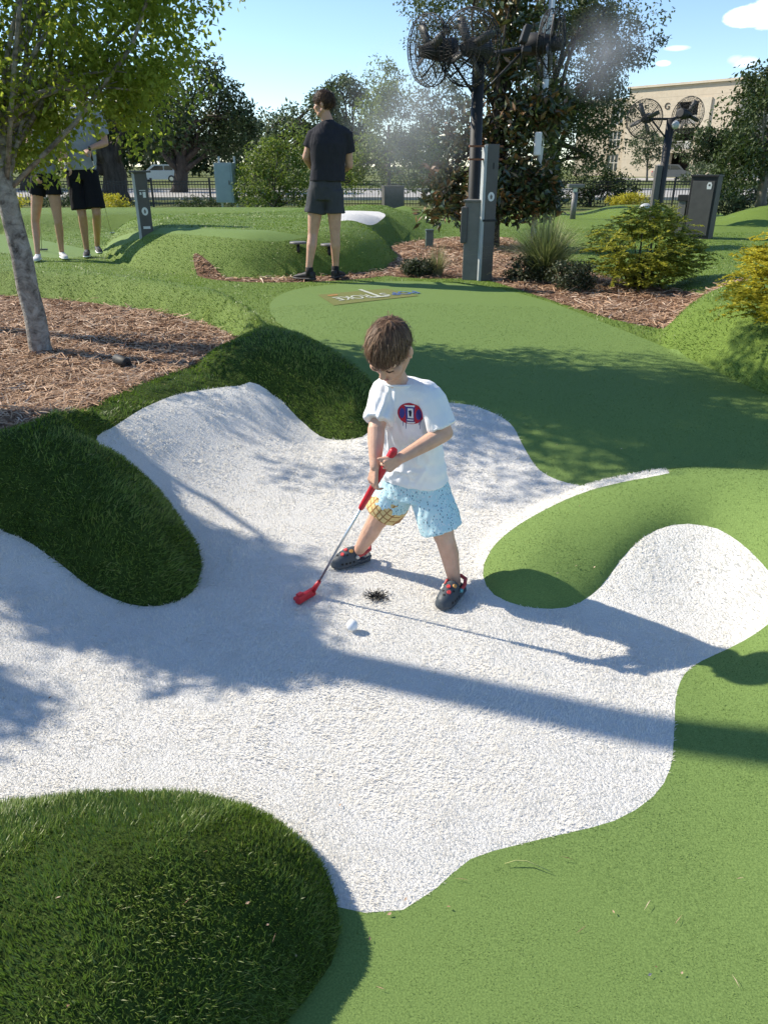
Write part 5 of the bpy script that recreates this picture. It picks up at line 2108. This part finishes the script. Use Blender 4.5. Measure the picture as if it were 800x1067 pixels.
    hit = shirt_bvh.ray_cast(c0, view)[0] or c0
    n0 = Vector((-.28, -.94, .1)).normalized()
    ex = Vector((0, 0, 1)).cross(n0).normalized()
    ex = (l * .93 - Vector((0, 0, .03))).normalized()
    ey = n0.cross(ex).normalized()
    if ey.z < 0:
        ey = -ey

    def printed(outline, lift, m, name, parent):
        """polygon (emblem units) cut fine and laid on the shirt"""
        xs, ys = [p[0] for p in outline], [p[1] for p in outline]
        poly = np.array(outline)
        st = .06
        g = [Vector(p) for p in outline]
        nb_ = len(g)
        gx, gy = np.meshgrid(np.arange(min(xs) + st / 2, max(xs), st), np.arange(min(ys) + st / 2, max(ys), st))
        q = np.c_[gx.ravel(), gy.ravel()]
        if len(q):
            q = q[inside(poly, q)]
            g += [Vector(p) for p in q]
        v, e, fc, *_ = delaunay_2d_cdt(g, [], [list(range(nb_))], 1, 1e-5, False)
        vs_ = []
        for w in v:
            p = hit + ex * w.x * .046 + ey * w.y * .046 - n0 * -.2
            h, nn, _, _ = shirt_bvh.ray_cast(p, -n0)
            h = h or (hit + ex * w.x * .046 + ey * w.y * .046)
            vs_.append(h + n0 * lift - o)
        me = bpy.data.meshes.new(name)
        me.from_pydata(vs_, [], [tuple(t) for t in fc])
        for p_ in me.polygons:
            p_.use_smooth = True
        return link(name, me, m, parent)

    def oval(rx, ry, n=36, x0=0, y0=0):
        return [(x0 + rx * math.cos(2 * math.pi * k / n), y0 + ry * math.sin(2 * math.pi * k / n)) for k in range(n)]

    em = printed(oval(1.0, .84), .0012, m_em_red, "emblem", shirt)
    printed(oval(.21, .40, 18, -.63, -.02), .0018, m_em_blue, "blue_field", em)
    printed(oval(.21, .42, 18, .64, .0), .0018, m_em_blue, "blue_field", em)
    printed([(-.45, .60), (.34, .62), (.32, -.62), (-.30, -.66), (-.28, .42)], .0018, m_em_blue, "blue_field", em)
    printed([(-.52, .62), (.34, .70), (.30, .56), (-.34, .52)], .0024, m_em_white, "white_bar", em)
    printed([(-.22, .40), (.20, .44), (.26, -.34), (-.20, -.36)], .0025, m_em_white, "white_block", em)
    printed([(-.16, .22), (.06, .30), (.12, .14), (.02, .02), (.10, -.08), (.06, -.24), (-.06, -.20), (-.02, -.05), (-.04, .08), (-.04, .18)], .0031, m_em_dark, "mark", em)
    printed([(-.24, -.46), (.28, -.44), (.24, -.54), (-.22, -.56)], .0025, m_em_white, "white_bar", em)
    printed([(-.30, -.68), (.42, -.62), (.30, -.76), (-.14, -.80)], .0024, m_em_white, "white_bar", em)
    for x, y0, y1 in ((-.52, -.66, -1.05), (-.30, -.72, -1.25), (.78, -.45, -1.15), (.70, -.5, -.85)):
        printed([(x - .03, y0), (x + .03, y0), (x + .015, y1), (x - .015, y1)], .0012, m_em_blue, "drip", em)
    # ---- shorts
    mb = MB()
    waist = hipc + Vector((0, 0, .04))
    mb.loft([ellring(hipc + Vector((0, 0, -.06)), l, f, .118, .098), ellring(hipc, l, f, .122, .100), ellring(waist, l, f, .112, .092)])
    for h_, k_, t_, w_ in ((hr, kr, .66, .076), (hl, kl, .76, .079)):
        d = k_ - h_
        dn = d.normalized()
        u1 = (l - dn * l.dot(dn)).normalized()
        u2 = dn.cross(u1)
        mb.loft([ellring(h_ - d * .15, u1, u2, .070, .080), ellring(h_ + d * .3, u1, u2, .078, .086, 28, 2.2), ellring(h_ + d * t_, u1, u2, w_, w_ + .008, 28, 2.2)])
    me = melt(mb, "shorts", .0045, 4, .5, lambda co: waves(co, 45, 9) * .007 + (.5 - np.abs(waves(co, 70, 13))) * .004)
    me.transform(Matrix.Translation(-o))
    sh = link("shorts", me, None, root)
    sh.data.materials.append(shorts_mat(kr - o, kl - o, hr - o, l, f))
    # ---- clogs
    for a_, toe, heel, sg in ((ar, G(346, 593), G(384, 584), -1), (al, G(456, 640), G(481, 613), 1)):
        clog(root, o, toe, heel, sg)
    # ---- putter
    putter("red child's putter with silver shaft held by the boy", chead, ctop, (.62, .78, 0), m_red, m_steel, m_red, .29, .95)


m_shirt_boy = cloth_mat("white cotton", (.88, .88, .88), .02, 10, .35)
m_em_red = plain("red print", (.50, .018, .04), .7, 0, .1, 200)
m_em_blue = plain("blue print", (.05, .045, .24), .7, 0, .1, 200)
m_em_white = plain("white emblem print", (.80, .80, .80), .7)
m_em_dark = plain("dark print", (.018, .02, .05), .7)


def shorts_mat(kr, kl, hr, l, f):
    """ice blue with sprinkles; the right leg ends in a waffle pattern"""
    k = Mat("patterned swim shorts", .7, .2)
    v = k.coord()
    base = k.ramp(k.noise(9, 3, .5, v), [(.3, (.42, .65, .71)), (.7, (.58, .78, .82))])
    vo = k.n("ShaderNodeTexVoronoi", feature='F1')
    vo.inputs["Scale"].default_value = 175
    mp_ = k.n("ShaderNodeMapping")
    mp_.inputs["Scale"].default_value = (1, 1, .5)
    mp_.inputs["Rotation"].default_value = (.5, .4, .2)
    k.l(v, mp_.inputs["Vector"])
    k.l(mp_.outputs["Vector"], vo.inputs["Vector"])
    dot = k.ramp(vo.outputs["Distance"], [(.30, .9), (.40, 0.0)])
    sep_ = k.n("ShaderNodeSeparateColor")
    k.l(vo.outputs["Color"], sep_.inputs[0])
    spr = k.ramp(sep_.outputs[0], [(.0, (.75, .80, .82)), (.45, (.04, .07, .12)), (.62, (.10, .25, .42)), (.8, (.72, .78, .80))])
    spr_n = spr.node
    spr_n.color_ramp.interpolation = 'CONSTANT'
    c = k.mix(dot, base, spr)
    # waffle: crossed lines
    w = []
    for ang in (.8, -.8):
        m2 = k.n("ShaderNodeMapping")
        m2.inputs["Rotation"].default_value = (0, ang, .46)
        k.l(v, m2.inputs["Vector"])
        wv = k.n("ShaderNodeTexWave", wave_type='BANDS', bands_direction='X', wave_profile='SIN')
        wv.inputs["Scale"].default_value = 14
        k.l(m2.outputs["Vector"], wv.inputs["Vector"])
        w.append(k.ramp(wv.outputs["Fac"], [(.86, 0.0), (.95, 1.0)]))
    lines = k.mix(1.0, w[0], w[1], 'LIGHTEN')
    waf = k.mix(lines, (.72, .54, .25), (.36, .17, .06))
    # mask: low on the right leg, with a wavy dripping border
    s_ = k.n("ShaderNodeVectorMath", operation='DOT_PRODUCT')
    ax = (kr - hr).normalized()
    k.l(v, s_.inputs[0])
    s_.inputs[1].default_value = ax
    along = k.math('SUBTRACT', s_.outputs["Value"], float(hr.dot(ax)))
    s2 = k.n("ShaderNodeVectorMath", operation='DOT_PRODUCT')
    k.l(v, s2.inputs[0])
    s2.inputs[1].default_value = l
    lat = k.math('SUBTRACT', s2.outputs["Value"], float((kr.lerp(hr, .5)).dot(l)))
    drip = k.math('MULTIPLY', k.math('SUBTRACT', k.noise(26, 2, .5, v), .5), .13)
    m1 = k.math('GREATER_THAN', k.math('ADD', along, drip), (kr - hr).length * .28)
    m2_ = k.math('LESS_THAN', lat, .085)
    c = k.mix(k.math('MULTIPLY', m1, m2_), c, waf)
    k.color(c)
    k.bump(k.noise(14, 3, .5, v), .25, .02)
    return k.m


m_clog = plain("dark slate clog foam", (.045, .058, .072), .55, 0, .12, 20)
m_strap = plain("red and teal clog strap", (.45, .05, .05), .5, 0, .2, 30)
m_teal = plain("teal clog trim", (.12, .38, .42), .5)
m_hole = plain("dark opening", (.006, .006, .007), .8)
m_ch_r = plain("red charm", (.62, .06, .06), .4)
m_ch_o = plain("orange charm", (.60, .30, .08), .4)
m_ch_w = plain("cream charm", (.68, .62, .52), .4)


def clog(root, o, toe, heel, sg):
    toe, heel = Vector(toe), Vector(heel)
    z0 = min(toe.z, heel.z) + .006
    toe.z = heel.z = z0
    d = (toe - heel)
    L = d.length
    L = .175
    d.normalize()
    mid = (toe + heel) / 2
    heel = mid - d * L / 2
    s = Vector((-d.y, d.x, 0))
    up = Vector((0, 0, 1))

    def P(x, y, z):
        return heel + d * L * x + s * y + up * z - o

    mb = MB()
    rings = []
    for x, w, h in ((.0, .020, .020), (.03, .028, .024), (.2, .033, .024), (.45, .035, .024), (.7, .041, .024), (.88, .036, .024), (.97, .024, .022), (1.0, .012, .018)):
        rings.append([P(x, w * math.cos(t) , .012 + (h * .5) * math.copysign(abs(math.sin(t)) ** .5, math.sin(t))) for t in [2 * math.pi * q / 20 for q in range(20)]])
    mb.loft(rings)
    rings = []
    for x, w, h in ((.34, .034, .062), (.42, .0355, .068), (.55, .037, .064), (.7, .039, .054), (.85, .034, .042), (.94, .024, .032), (.985, .012, .022)):
        rings.append([P(x, w * math.cos(t), .012 + (h if math.sin(t) > 0 else .012) * math.copysign(abs(math.sin(t)) ** .8, math.sin(t))) for t in [2 * math.pi * q / 24 for q in range(24)]])
    mb.loft(rings)
    # heel wall
    mb.tube([P(.40, .033, .022), P(.16, .034, .024), P(.02, .020, .026), P(-.005, 0, .027), P(.02, -.020, .026), P(.16, -.034, .024), P(.40, -.033, .022)], .0085, 8)
    me = melt(mb, "clog", .0035, 3)
    c = link("clog", me, m_clog, root)
    mb = MB()
    mb.tube([P(.42, .036, .045), P(.22, .037, .055), P(.04, .026, .062), P(-.03, 0, .064), P(.04, -.026, .062), P(.22, -.037, .055), P(.42, -.036, .045)], [.006, .0075, .008, .008, .008, .0075, .006], 8)
    mb.build("strap", m_strap, c)
    for s2 in (-1, 1):
        mb = MB()
        mb.tube([P(.40, s2 * .0345, .045), P(.40, s2 * .043, .045)], [.009, .007], 12)
        mb.build("rivet", m_teal if s2 == sg else m_ch_w, c)
    bv = BVHTree.FromPolygons([v.co.copy() for v in me.vertices], [tuple(p.vertices) for p in me.polygons])
    for x, y in ((.52, .018), (.52, -.018), (.62, 0), (.64, .024), (.64, -.024), (.74, .012), (.74, -.012), (.84, 0)):
        q = P(x, y, .2)
        h, nn, _, _ = bv.ray_cast(q, -up)
        if h:
            charm = (x, y) in ((.62, 0), (.52, .018), (.64, -.024), (.74, .012))
            mb = MB()
            M = Matrix.Translation(h) @ nn.to_track_quat('Z', 'Y').to_matrix().to_4x4()
            if charm:
                mb.tube([M @ Vector((0, 0, -.002)), M @ Vector((0, 0, .005))], [.0092, .0075], 10)
                mb.build("charm", {(.62, 0): m_ch_r, (.52, .018): m_ch_o, (.64, -.024): m_ch_w, (.74, .012): m_ch_r}[(x, y)], c)
            else:
                mb.tube([M @ Vector((0, 0, -.002)), M @ Vector((0, 0, .0012))], .0048, 10)
                mb.build("vent", m_hole, c)
    for x in (.50, .60, .70, .80):
        for s2 in (-1, 1):
            q = P(x, s2 * .2, .026)
            h, nn, _, _ = bv.ray_cast(q, s * -s2)
            if h:
                M = Matrix.Translation(h) @ nn.to_track_quat('Z', 'Y').to_matrix().to_4x4()
                MB().tube([M @ Vector((0, 0, -.002)), M @ Vector((0, 0, .0012))], .0052, 8).build("vent", m_hole, c)


kid()


# ---- grown-ups
def sneaker(root, o, ankle, d, s, upper, sole, z, sock=None):
    d = Vector(d)
    d.z = 0
    d.normalize()
    sd_ = Vector((-d.y, d.x, 0))
    base = Vector((ankle.x, ankle.y, z)) - d * .065 * s

    def P(x, y, zz):
        return base + d * x * s + sd_ * y * s + Vector((0, 0, zz * s)) - o

    mb = MB()
    for (x, w, h) in ((.0, .033, .030), (.14, .036, .030), (.22, .046, .030)):
        pass
    ring = lambda x, w, h0, h1: [P(x, w * math.cos(t), (h0 + h1) / 2 + (h1 - h0) / 2 * math.copysign(abs(math.sin(t)) ** .6, math.sin(t))) for t in [2 * math.pi * q / 18 for q in range(18)]]
    mb.loft([ring(-.02, .024, .004, .03), ring(.02, .036, 0, .034), ring(.12, .037, 0, .03), ring(.2, .046, 0, .028), ring(.255, .034, .004, .028), ring(.272, .016, .010, .026)])
    so_ = mb.build("sole", sole, None)
    mb = MB()
    mb.loft([ring(-.012, .022, .02, .088), ring(.02, .033, .02, .098), ring(.07, .035, .02, .094), ring(.12, .036, .02, .080), ring(.19, .042, .02, .060), ring(.245, .032, .02, .046), ring(.262, .015, .02, .034)])
    u_ = mb.build("shoe", upper, root)
    so_.parent = u_
    mb = MB()
    for i in range(4):
        x = .105 + i * .022
        zz = .084 - i * .0072
        mb.tube([P(x, .024, zz - .012), P(x, .008, zz + .001), P(x + .004, -.008, zz + .001), P(x, -.024, zz - .012)], .003 * s, 5)
    mb.build("laces", sole, u_)
    if sock:
        MB().tube([P(.055, 0, .05), P(.052, 0, .135)], [.043 * s, .040 * s], 14).build("sock", sock, u_)


def adult(label, J, f, hf, s, skin, hairm, shirt, shorts, shoes, opts):
    """J: joints in world space; f torso facing, hf head facing"""
    o = Vector(J["base"])
    f = Vector(f).normalized()
    l = Vector((-f.y, f.x, 0)).normalized()
    root = empty("person", o, label, "person")
    fem = opts.get("female", False)
    bw = .92 if fem else 1.0
    hip, chest, neck = Vector(J["hip"]), Vector(J["chest"]), Vector(J["neck"])
    mb = MB()
    mb.loft([ellring(hip - Vector((0, 0, .08 * s)), l, f, .155 * s, .115 * s), ellring(hip + Vector((0, 0, .04 * s)), l, f, .155 * s * bw, .115 * s), ellring(hip.lerp(chest, .5), l, f, .135 * s * bw, .10 * s),
             ellring(chest, l, f, .165 * s * bw, .115 * s), ellring(chest.lerp(neck, .6), l, f, .14 * s * bw, .085 * s), ellring(neck, l, f, .06 * s, .058 * s)])
    chain(mb, [J["sr"], chest.lerp(neck, .72), J["sl"]], [.046 * s * bw, .075 * s, .046 * s * bw])
    hc = Vector(J["head"])
    chain(mb, [neck - Vector((0, 0, .03 * s)), hc - Vector((0, 0, .06 * s))], [.058 * s * bw, .054 * s * bw])
    at_, Rm, fr = head_shape(mb, hc, hf, (0, 0, 1), s)
    for q in ("r", "l"):
        h_, k_, a_ = Vector(J["h" + q]), Vector(J["k" + q]), Vector(J["a" + q])
        fk = f
        chain(mb, [h_, h_.lerp(k_, .5), k_, k_.lerp(a_, .30) - fk * .018 * s, k_.lerp(a_, .7) - fk * .004, a_], [.088 * s, .074 * s, .053 * s, .054 * s, .040 * s, .034 * s])
        chain(mb, [a_, a_ - Vector((0, 0, .04 * s))], [.034 * s, .03 * s])
        s_, e_, w_ = Vector(J["s" + q]), Vector(J["e" + q]), Vector(J["w" + q])
        chain(mb, [s_, s_.lerp(e_, .5), e_], [.046 * s * bw, .046 * s * bw, .040 * s * bw])
        chain(mb, [e_, e_.lerp(w_, .3), w_], [.040 * s * bw, .041 * s * bw, .028 * s * bw])
        hd = opts.get("hand_" + q, {})
        hand(mb, w_, hd.get("d", (w_ - e_)), hd.get("n", l * (-1 if q == "l" else 1)), s * bw, hd.get("curl", (25, 30, 20)), hd.get("side", 1 if q == "l" else -1))
    me = melt(mb, "body", .0075, 3)
    me.transform(Matrix.Translation(-o))
    link("body", me, skin, root)
    A_ = lambda x, y, z: at_(x, y, z) - o
    face_parts(root, A_, Rm, s, hairm)
    hair(root, A_, Rm, fr, s, hairm, 1800, opts.get("hair", .07), 8, lift=opts.get("lift", .4), width=.005)
    # shirt
    mb = MB()
    hem = Vector(J["hem"])
    w = opts.get("shirt_w", 1.0)
    mb.loft([ellring(hem, l, f, .178 * s * w * bw, .135 * s * w), ellring(hem.lerp(chest, .45), l, f, .165 * s * w * bw, .125 * s * w), ellring(chest, l, f, .185 * s * w * bw, .132 * s * w),
             ellring(chest.lerp(neck, .45), l, f, .170 * s * w * bw, .11 * s), ellring(chest.lerp(neck, .75), l, f, .115 * s * bw, .082 * s), ellring(neck - Vector((0, 0, .012 * s)), l, f, .072 * s, .068 * s)])
    if not opts.get("tank"):
        chain(mb, [Vector(J["sr"]) + l * .02, chest.lerp(neck, .72), Vector(J["sl"]) - l * .02], [.068 * s, .090 * s, .068 * s])
        for q in ("r", "l"):
            s_, e_ = Vector(J["s" + q]), Vector(J["e" + q])
            d = e_ - s_
            u1 = d.normalized().orthogonal().normalized()
            u2 = d.normalized().cross(u1)
            t1 = opts.get("sleeve", .72)
            mb.loft([ellring(s_ + d * t, u1, u2, rr * s, rr * s, 18, 2) for t, rr in ((-.08, .064), (.2, .070), (.5, .072), (t1, .076))])
    me = melt(mb, "shirt", .009, 4, .5, lambda co: waves(co, 20, 5) * .010 * s)
    me.transform(Matrix.Translation(-o))
    link("shirt", me, shirt, root)
    # shorts
    mb = MB()
    mb.loft([ellring(hip - Vector((0, 0, .12 * s)), l, f, .172 * s * bw, .13 * s), ellring(hip, l, f, .172 * s * bw, .135 * s), ellring(hip + Vector((0, 0, .10 * s)), l, f, .155 * s * bw, .12 * s)])
    t1 = opts.get("short_len", .75)
    for q in ("r", "l"):
        h_, k_ = Vector(J["h" + q]), Vector(J["k" + q])
        d = k_ - h_
        dn = d.normalized()
        u1 = (l - dn * l.dot(dn)).normalized()
        u2 = dn.cross(u1)
        fl = opts.get("flare", .112)
        mb.loft([ellring(h_ - d * .15, u1, u2, .098 * s, .118 * s), ellring(h_ + d * .3, u1, u2, .102 * s, .116 * s), ellring(h_ + d * t1, u1, u2, fl * s, (fl + .008) * s)])
    me = melt(mb, "shorts", .009, 3, .5, lambda co: waves(co, 26, 6) * .008 * s)
    me.transform(Matrix.Translation(-o))
    link("shorts", me, shorts, root)
    for q in ("r", "l"):
        a_ = Vector(J["a" + q])
        sneaker(root, o, a_, opts["toe_" + q], s, shoes[0], shoes[1], J["z" + q], opts.get("sock"))
    return root


m_tee_dark = cloth_mat("charcoal tee", (.032, .032, .040), .1, 14, .5)
m_short_dark = cloth_mat("dark grey shorts", (.055, .058, .066), .1, 14, .4, .7)
m_tee_grey = cloth_mat("heather grey tee", (.30, .32, .36), .08, 30, .45)
m_tank = cloth_mat("grey tank top", (.22, .24, .28), .08, 30, .4)
m_short_black = cloth_mat("black shorts", (.012, .012, .015), .1, 14, .4)
m_shoe_black = plain("black trainer", (.018, .019, .022), .6, 0, .2, 40)
m_sole_black = plain("black sole", (.03, .03, .033), .6)
m_shoe_white = plain("white trainer", (.68, .67, .65), .6, 0, .15, 40)
m_sole_white = plain("white sole", (.74, .73, .71), .6)
m_sock = plain("black sock", (.012, .012, .014), .9)

# man seen from behind, looking left
Y = 8.35
gl_, gr_ = G(322, 293), G(350, 291)
zl, zr = gl_.z + .01, gr_.z + .01
J = dict(base=gl_.lerp(gr_, .5), hip=ony(339, 195, Y), chest=ony(342, 150, Y), neck=ony(343, 127, Y), head=ony(337, 108, Y),
         sl=ony(327, 140, Y), sr=ony(361, 140, Y + .02), el=ony(319, 164, Y + .02), er=ony(364, 172, Y + .08), wl=ony(327, 178, Y + .24), wr=ony(352, 180, Y + .30),
         hl=ony(330, 204, Y), hr=ony(348, 204, Y), kl=ony(326, 244, Y), kr=ony(349, 244, Y), al=Vector((gl_.x, gl_.y, zl + .10)), ar=Vector((gr_.x, gr_.y, zr + .10)), zl=zl, zr=zr, hem=ony(341, 189, Y))
adult("man in charcoal t-shirt and dark grey shorts seen from behind, looking left", J, (-.18, 1, 0), (-.93, .30, -.05), 1.0, m_skin_man, m_hair_man, m_tee_dark, m_short_dark, (m_shoe_black, m_sole_black),
      dict(toe_l=(-.85, .5, 0), toe_r=(.35, .9, 0), sock=m_sock, sleeve=.58, short_len=.45, flare=.112, lift=.45, hair=.06, shirt_w=1.04))

# couple under the young tree
Y = 10.25
gr_, gl_ = G(41, 272), G(66, 270)
zl, zr = gl_.z + .01, gr_.z + .01
J = dict(base=gl_.lerp(gr_, .5), hip=ony(46, 184, Y), chest=ony(47, 146, Y), neck=ony(48, 124, Y), head=ony(48, 106, Y),
         sr=ony(35, 131, Y), sl=ony(61, 131, Y), er=ony(28, 160, Y + .04), el=ony(66, 156, Y - .02), wr=ony(37, 183, Y - .12), wl=ony(72, 172, Y - .06),
         hr=ony(40, 192, Y), hl=ony(55, 192, Y), kr=ony(37, 231, Y), kl=ony(61, 231, Y), ar=Vector((gr_.x, gr_.y, zr + .09)), al=Vector((gl_.x, gl_.y, zl + .09)), zl=zl, zr=zr, hem=ony(46, 181, Y))
w_ = adult("woman in grey tank top and short black shorts behind the young tree trunk", J, (.25, -1, 0), (.5, -.9, 0), .93, m_skin_w, m_hair_man, m_tank, m_short_black, (m_shoe_white, m_sole_white),
           dict(toe_r=(.2, -1, 0), toe_l=(.55, -.8, 0), female=True, tank=True, short_len=.26, flare=.108, hair=.16, hand_r=dict(d=(.45, -.3, -.8), n=(.3, .8, .2), curl=(40, 50, 35))))
putter("putter with dark grip hanging from the woman's right hand", G(44, 262) + Vector((0, 0, .012)), ony(40, 183, Y - .13), (1, .2, 0), m_black, m_steel, m_mgrey, .26, 1.0, blade=1)
Y = 10.45
gr_, gl_ = G(92, 268), G(103, 264)
zl, zr = gl_.z + .01, gr_.z + .01
J = dict(base=gl_.lerp(gr_, .5), hip=ony(85, 176, Y), chest=ony(84, 136, Y), neck=ony(83, 111, Y), head=ony(84, 91, Y),
         sr=ony(66, 119, Y), sl=ony(103, 119, Y), er=ony(61, 145, Y + .15), el=ony(110, 149, Y), wr=ony(63, 165, Y + .1), wl=ony(95, 154, Y - .2),
         hr=ony(78, 184, Y), hl=ony(95, 184, Y), kr=ony(86, 224, Y - .04), kl=ony(101, 222, Y - .04), ar=Vector((gr_.x, gr_.y, zr + .10)), al=Vector((gl_.x, gl_.y, zl + .10)), zl=zl, zr=zr, hem=ony(84, 177, Y))
adult("man in heather grey t-shirt and knee length black shorts standing by the marker post", J, (.3, -1, 0), (-.3, -.9, -.1), 1.02, m_skin_w, m_hair_man, m_tee_grey, m_short_black, (m_shoe_black, m_sole_white),
      dict(toe_r=(.25, -1, 0), toe_l=(.45, -.9, 0), short_len=.86, flare=.118, shirt_w=1.1, hand_l=dict(d=(-.55, -.5, -.5), n=(-.2, .3, -.9), curl=(55, 60, 45))))
putter("steel putter with black grip held out by the man in the grey t-shirt", G(117, 245) + Vector((0, 0, .012)), ony(93, 153, Y - .28), (.8, .4, 0), m_black, m_steel, m_steel, .24, 1.0, blade=1)

# ------------------------------------------------------------------ neighbours just outside the picture at left: they shade the bunker
to_s = Vector((-math.cos(SUN_EL) * sd.x, -math.cos(SUN_EL) * sd.y, math.sin(SUN_EL)))


def up_sun(px, py, h):
    g = G(px, py)
    return g + to_s * (h / to_s.z)


lobes = []
for px, py, h, rx, ry, rz, sh in ((40, 500, 2.4, .60, .5, .36, 1.2), (130, 565, 2.2, .42, .4, .32, 1.0), (140, 635, 2.0, .26, .25, .10, .35), (255, 680, 2.15, .26, .22, .10, .36),
                                  (-45, 720, 2.2, .12, .12, .16, .2), (215, 590, 2.3, .16, .2, .08, .2)):
    c = up_sun(px, py, h)
    lobes.append((tuple(c), (rx, ry, rz), sh))
bt = Vector((-4.7, 4.75, hz(-4.7, 4.75)))
tree("young_tree", bt, (-4.6, 4.7, 2.9), .08, .045, lobes, .13, 270, 80, .046, .028, m_leaf_young, m_bark_pale, "young tree beyond the left edge whose leaves shade the dark mound", seed=121, shell=.1, droop=-.4, n_limb=26)
lobes = [(tuple(up_sun(px, py, h)), (.50, .45, .32), 1) for px, py, h in ((530, 405, 3.6), (630, 425, 3.9), (715, 450, 4.1), (785, 478, 4.2), (690, 400, 3.9))]
bt = Vector((-4.5, 6.5, hz(-4.5, 6.5)))
tree("young_tree", bt, (-4.3, 6.4, 3.6), .08, .045, lobes, .15, 200, 80, .046, .028, m_leaf_young, m_bark_pale, "taller young tree beyond the left edge whose crown shades the putting green", seed=131, shell=.1, droop=-.4, n_limb=22)
bp = Vector((-4.25, 3.52, hz(-4.25, 3.52)))
lp = empty("lamp_pole", bp, "tall dark pole beyond the left edge casting the long straight shadow", "pole")
MB().tube([(0, 0, -.1), (0, 0, .25), (0, 0, .26), (0, 0, 7.6)], [.12, .12, .082, .078], 16).build("pole", m_black, lp)
MB().box((.25, 0, 7.6), (.7, .25, .12), bevel=.02).build("lamp_head", m_black, lp)

# ------------------------------------------------------------------ mist blown by the near fan
k = bpy.data.materials.new("water mist")
k.use_nodes = True
nt = k.node_tree
nt.nodes.remove(nt.nodes["Principled BSDF"])
pv = nt.nodes.new("ShaderNodeVolumePrincipled")
pv.inputs["Color"].default_value = (.97, .98, 1, 1)
pv.inputs["Anisotropy"].default_value = .35
tcn = nt.nodes.new("ShaderNodeTexCoord")
ln = nt.nodes.new("ShaderNodeVectorMath")
ln.operation = 'LENGTH'
nt.links.new(tcn.outputs["Object"], ln.inputs[0])
nzn = nt.nodes.new("ShaderNodeTexNoise")
nzn.inputs["Scale"].default_value = 2.2
nzn.inputs["Detail"].default_value = 3
nt.links.new(tcn.outputs["Object"], nzn.inputs["Vector"])


def vm(op, a, b):
    n = nt.nodes.new("ShaderNodeMath")
    n.operation = op
    n.use_clamp = op == 'SUBTRACT'
    for s, v in ((n.inputs[0], a), (n.inputs[1], b)):
        if isinstance(v, (int, float)):
            s.default_value = v
        else:
            nt.links.new(v, s)
    return n.outputs[0]


fall = vm('POWER', vm('SUBTRACT', 1.0, ln.outputs["Value"]), 1.4)
nt.links.new(vm('MULTIPLY', vm('MULTIPLY', fall, vm('POWER', nzn.outputs["Fac"], 2.0)), 1.9), pv.inputs["Density"])
nt.links.new(pv.outputs[0], nt.nodes["Material Output"].inputs["Volume"])
for px, py, Y_, sx_, sz_, lab in ((425, 125, 10.2, 1.0, 1.0, "faint white water mist drifting left of the fan pole"), (632, 55, 10.2, .6, .6, "faint white water mist blown right of the fan")):
    o = link("mist", MB().ball((0, 0, 0), 1.0, 20, 12).mesh("mist"), k)
    o.location = ony(px, py, Y_)
    o.scale = (sx_, 1.1, sz_)
    stuff(o, lab, "mist")

# ------------------------------------------------------------------ stray needles and leaf bits blown onto the turf
r = np.random.default_rng(77)
P, D, Nn = [], [], []
for _ in range(4000):
    if len(P) >= 75:
        break
    px, py = r.uniform(0, 800), r.uniform(400, 1060)
    if r.random() < .45 and py > 600:
        continue
    g = G(px, py)
    P.append((g.x, g.y, g.z + .009))
    a = r.uniform(0, 6.28)
    D.append((math.cos(a), math.sin(a), r.normal(0, .12)))
    Nn.append((r.normal(0, .4), r.normal(0, .4), 1))
P, D, Nn = np.array(P), np.array(D), np.array(Nn)
D /= np.linalg.norm(D, axis=1, keepdims=True)
nd = len(P)
long_ = r.random(nd) < .4
lit = link("leaf_litter", leaf_mesh("leaf_litter", P, D, Nn, np.where(long_, r.uniform(.02, .045, nd), r.uniform(.006, .014, nd)), np.where(long_, .0016, r.uniform(.003, .007, nd))), m_needle)
stuff(lit, "tiny dry needles and leaf bits strewn on the turf", "leaf litter")
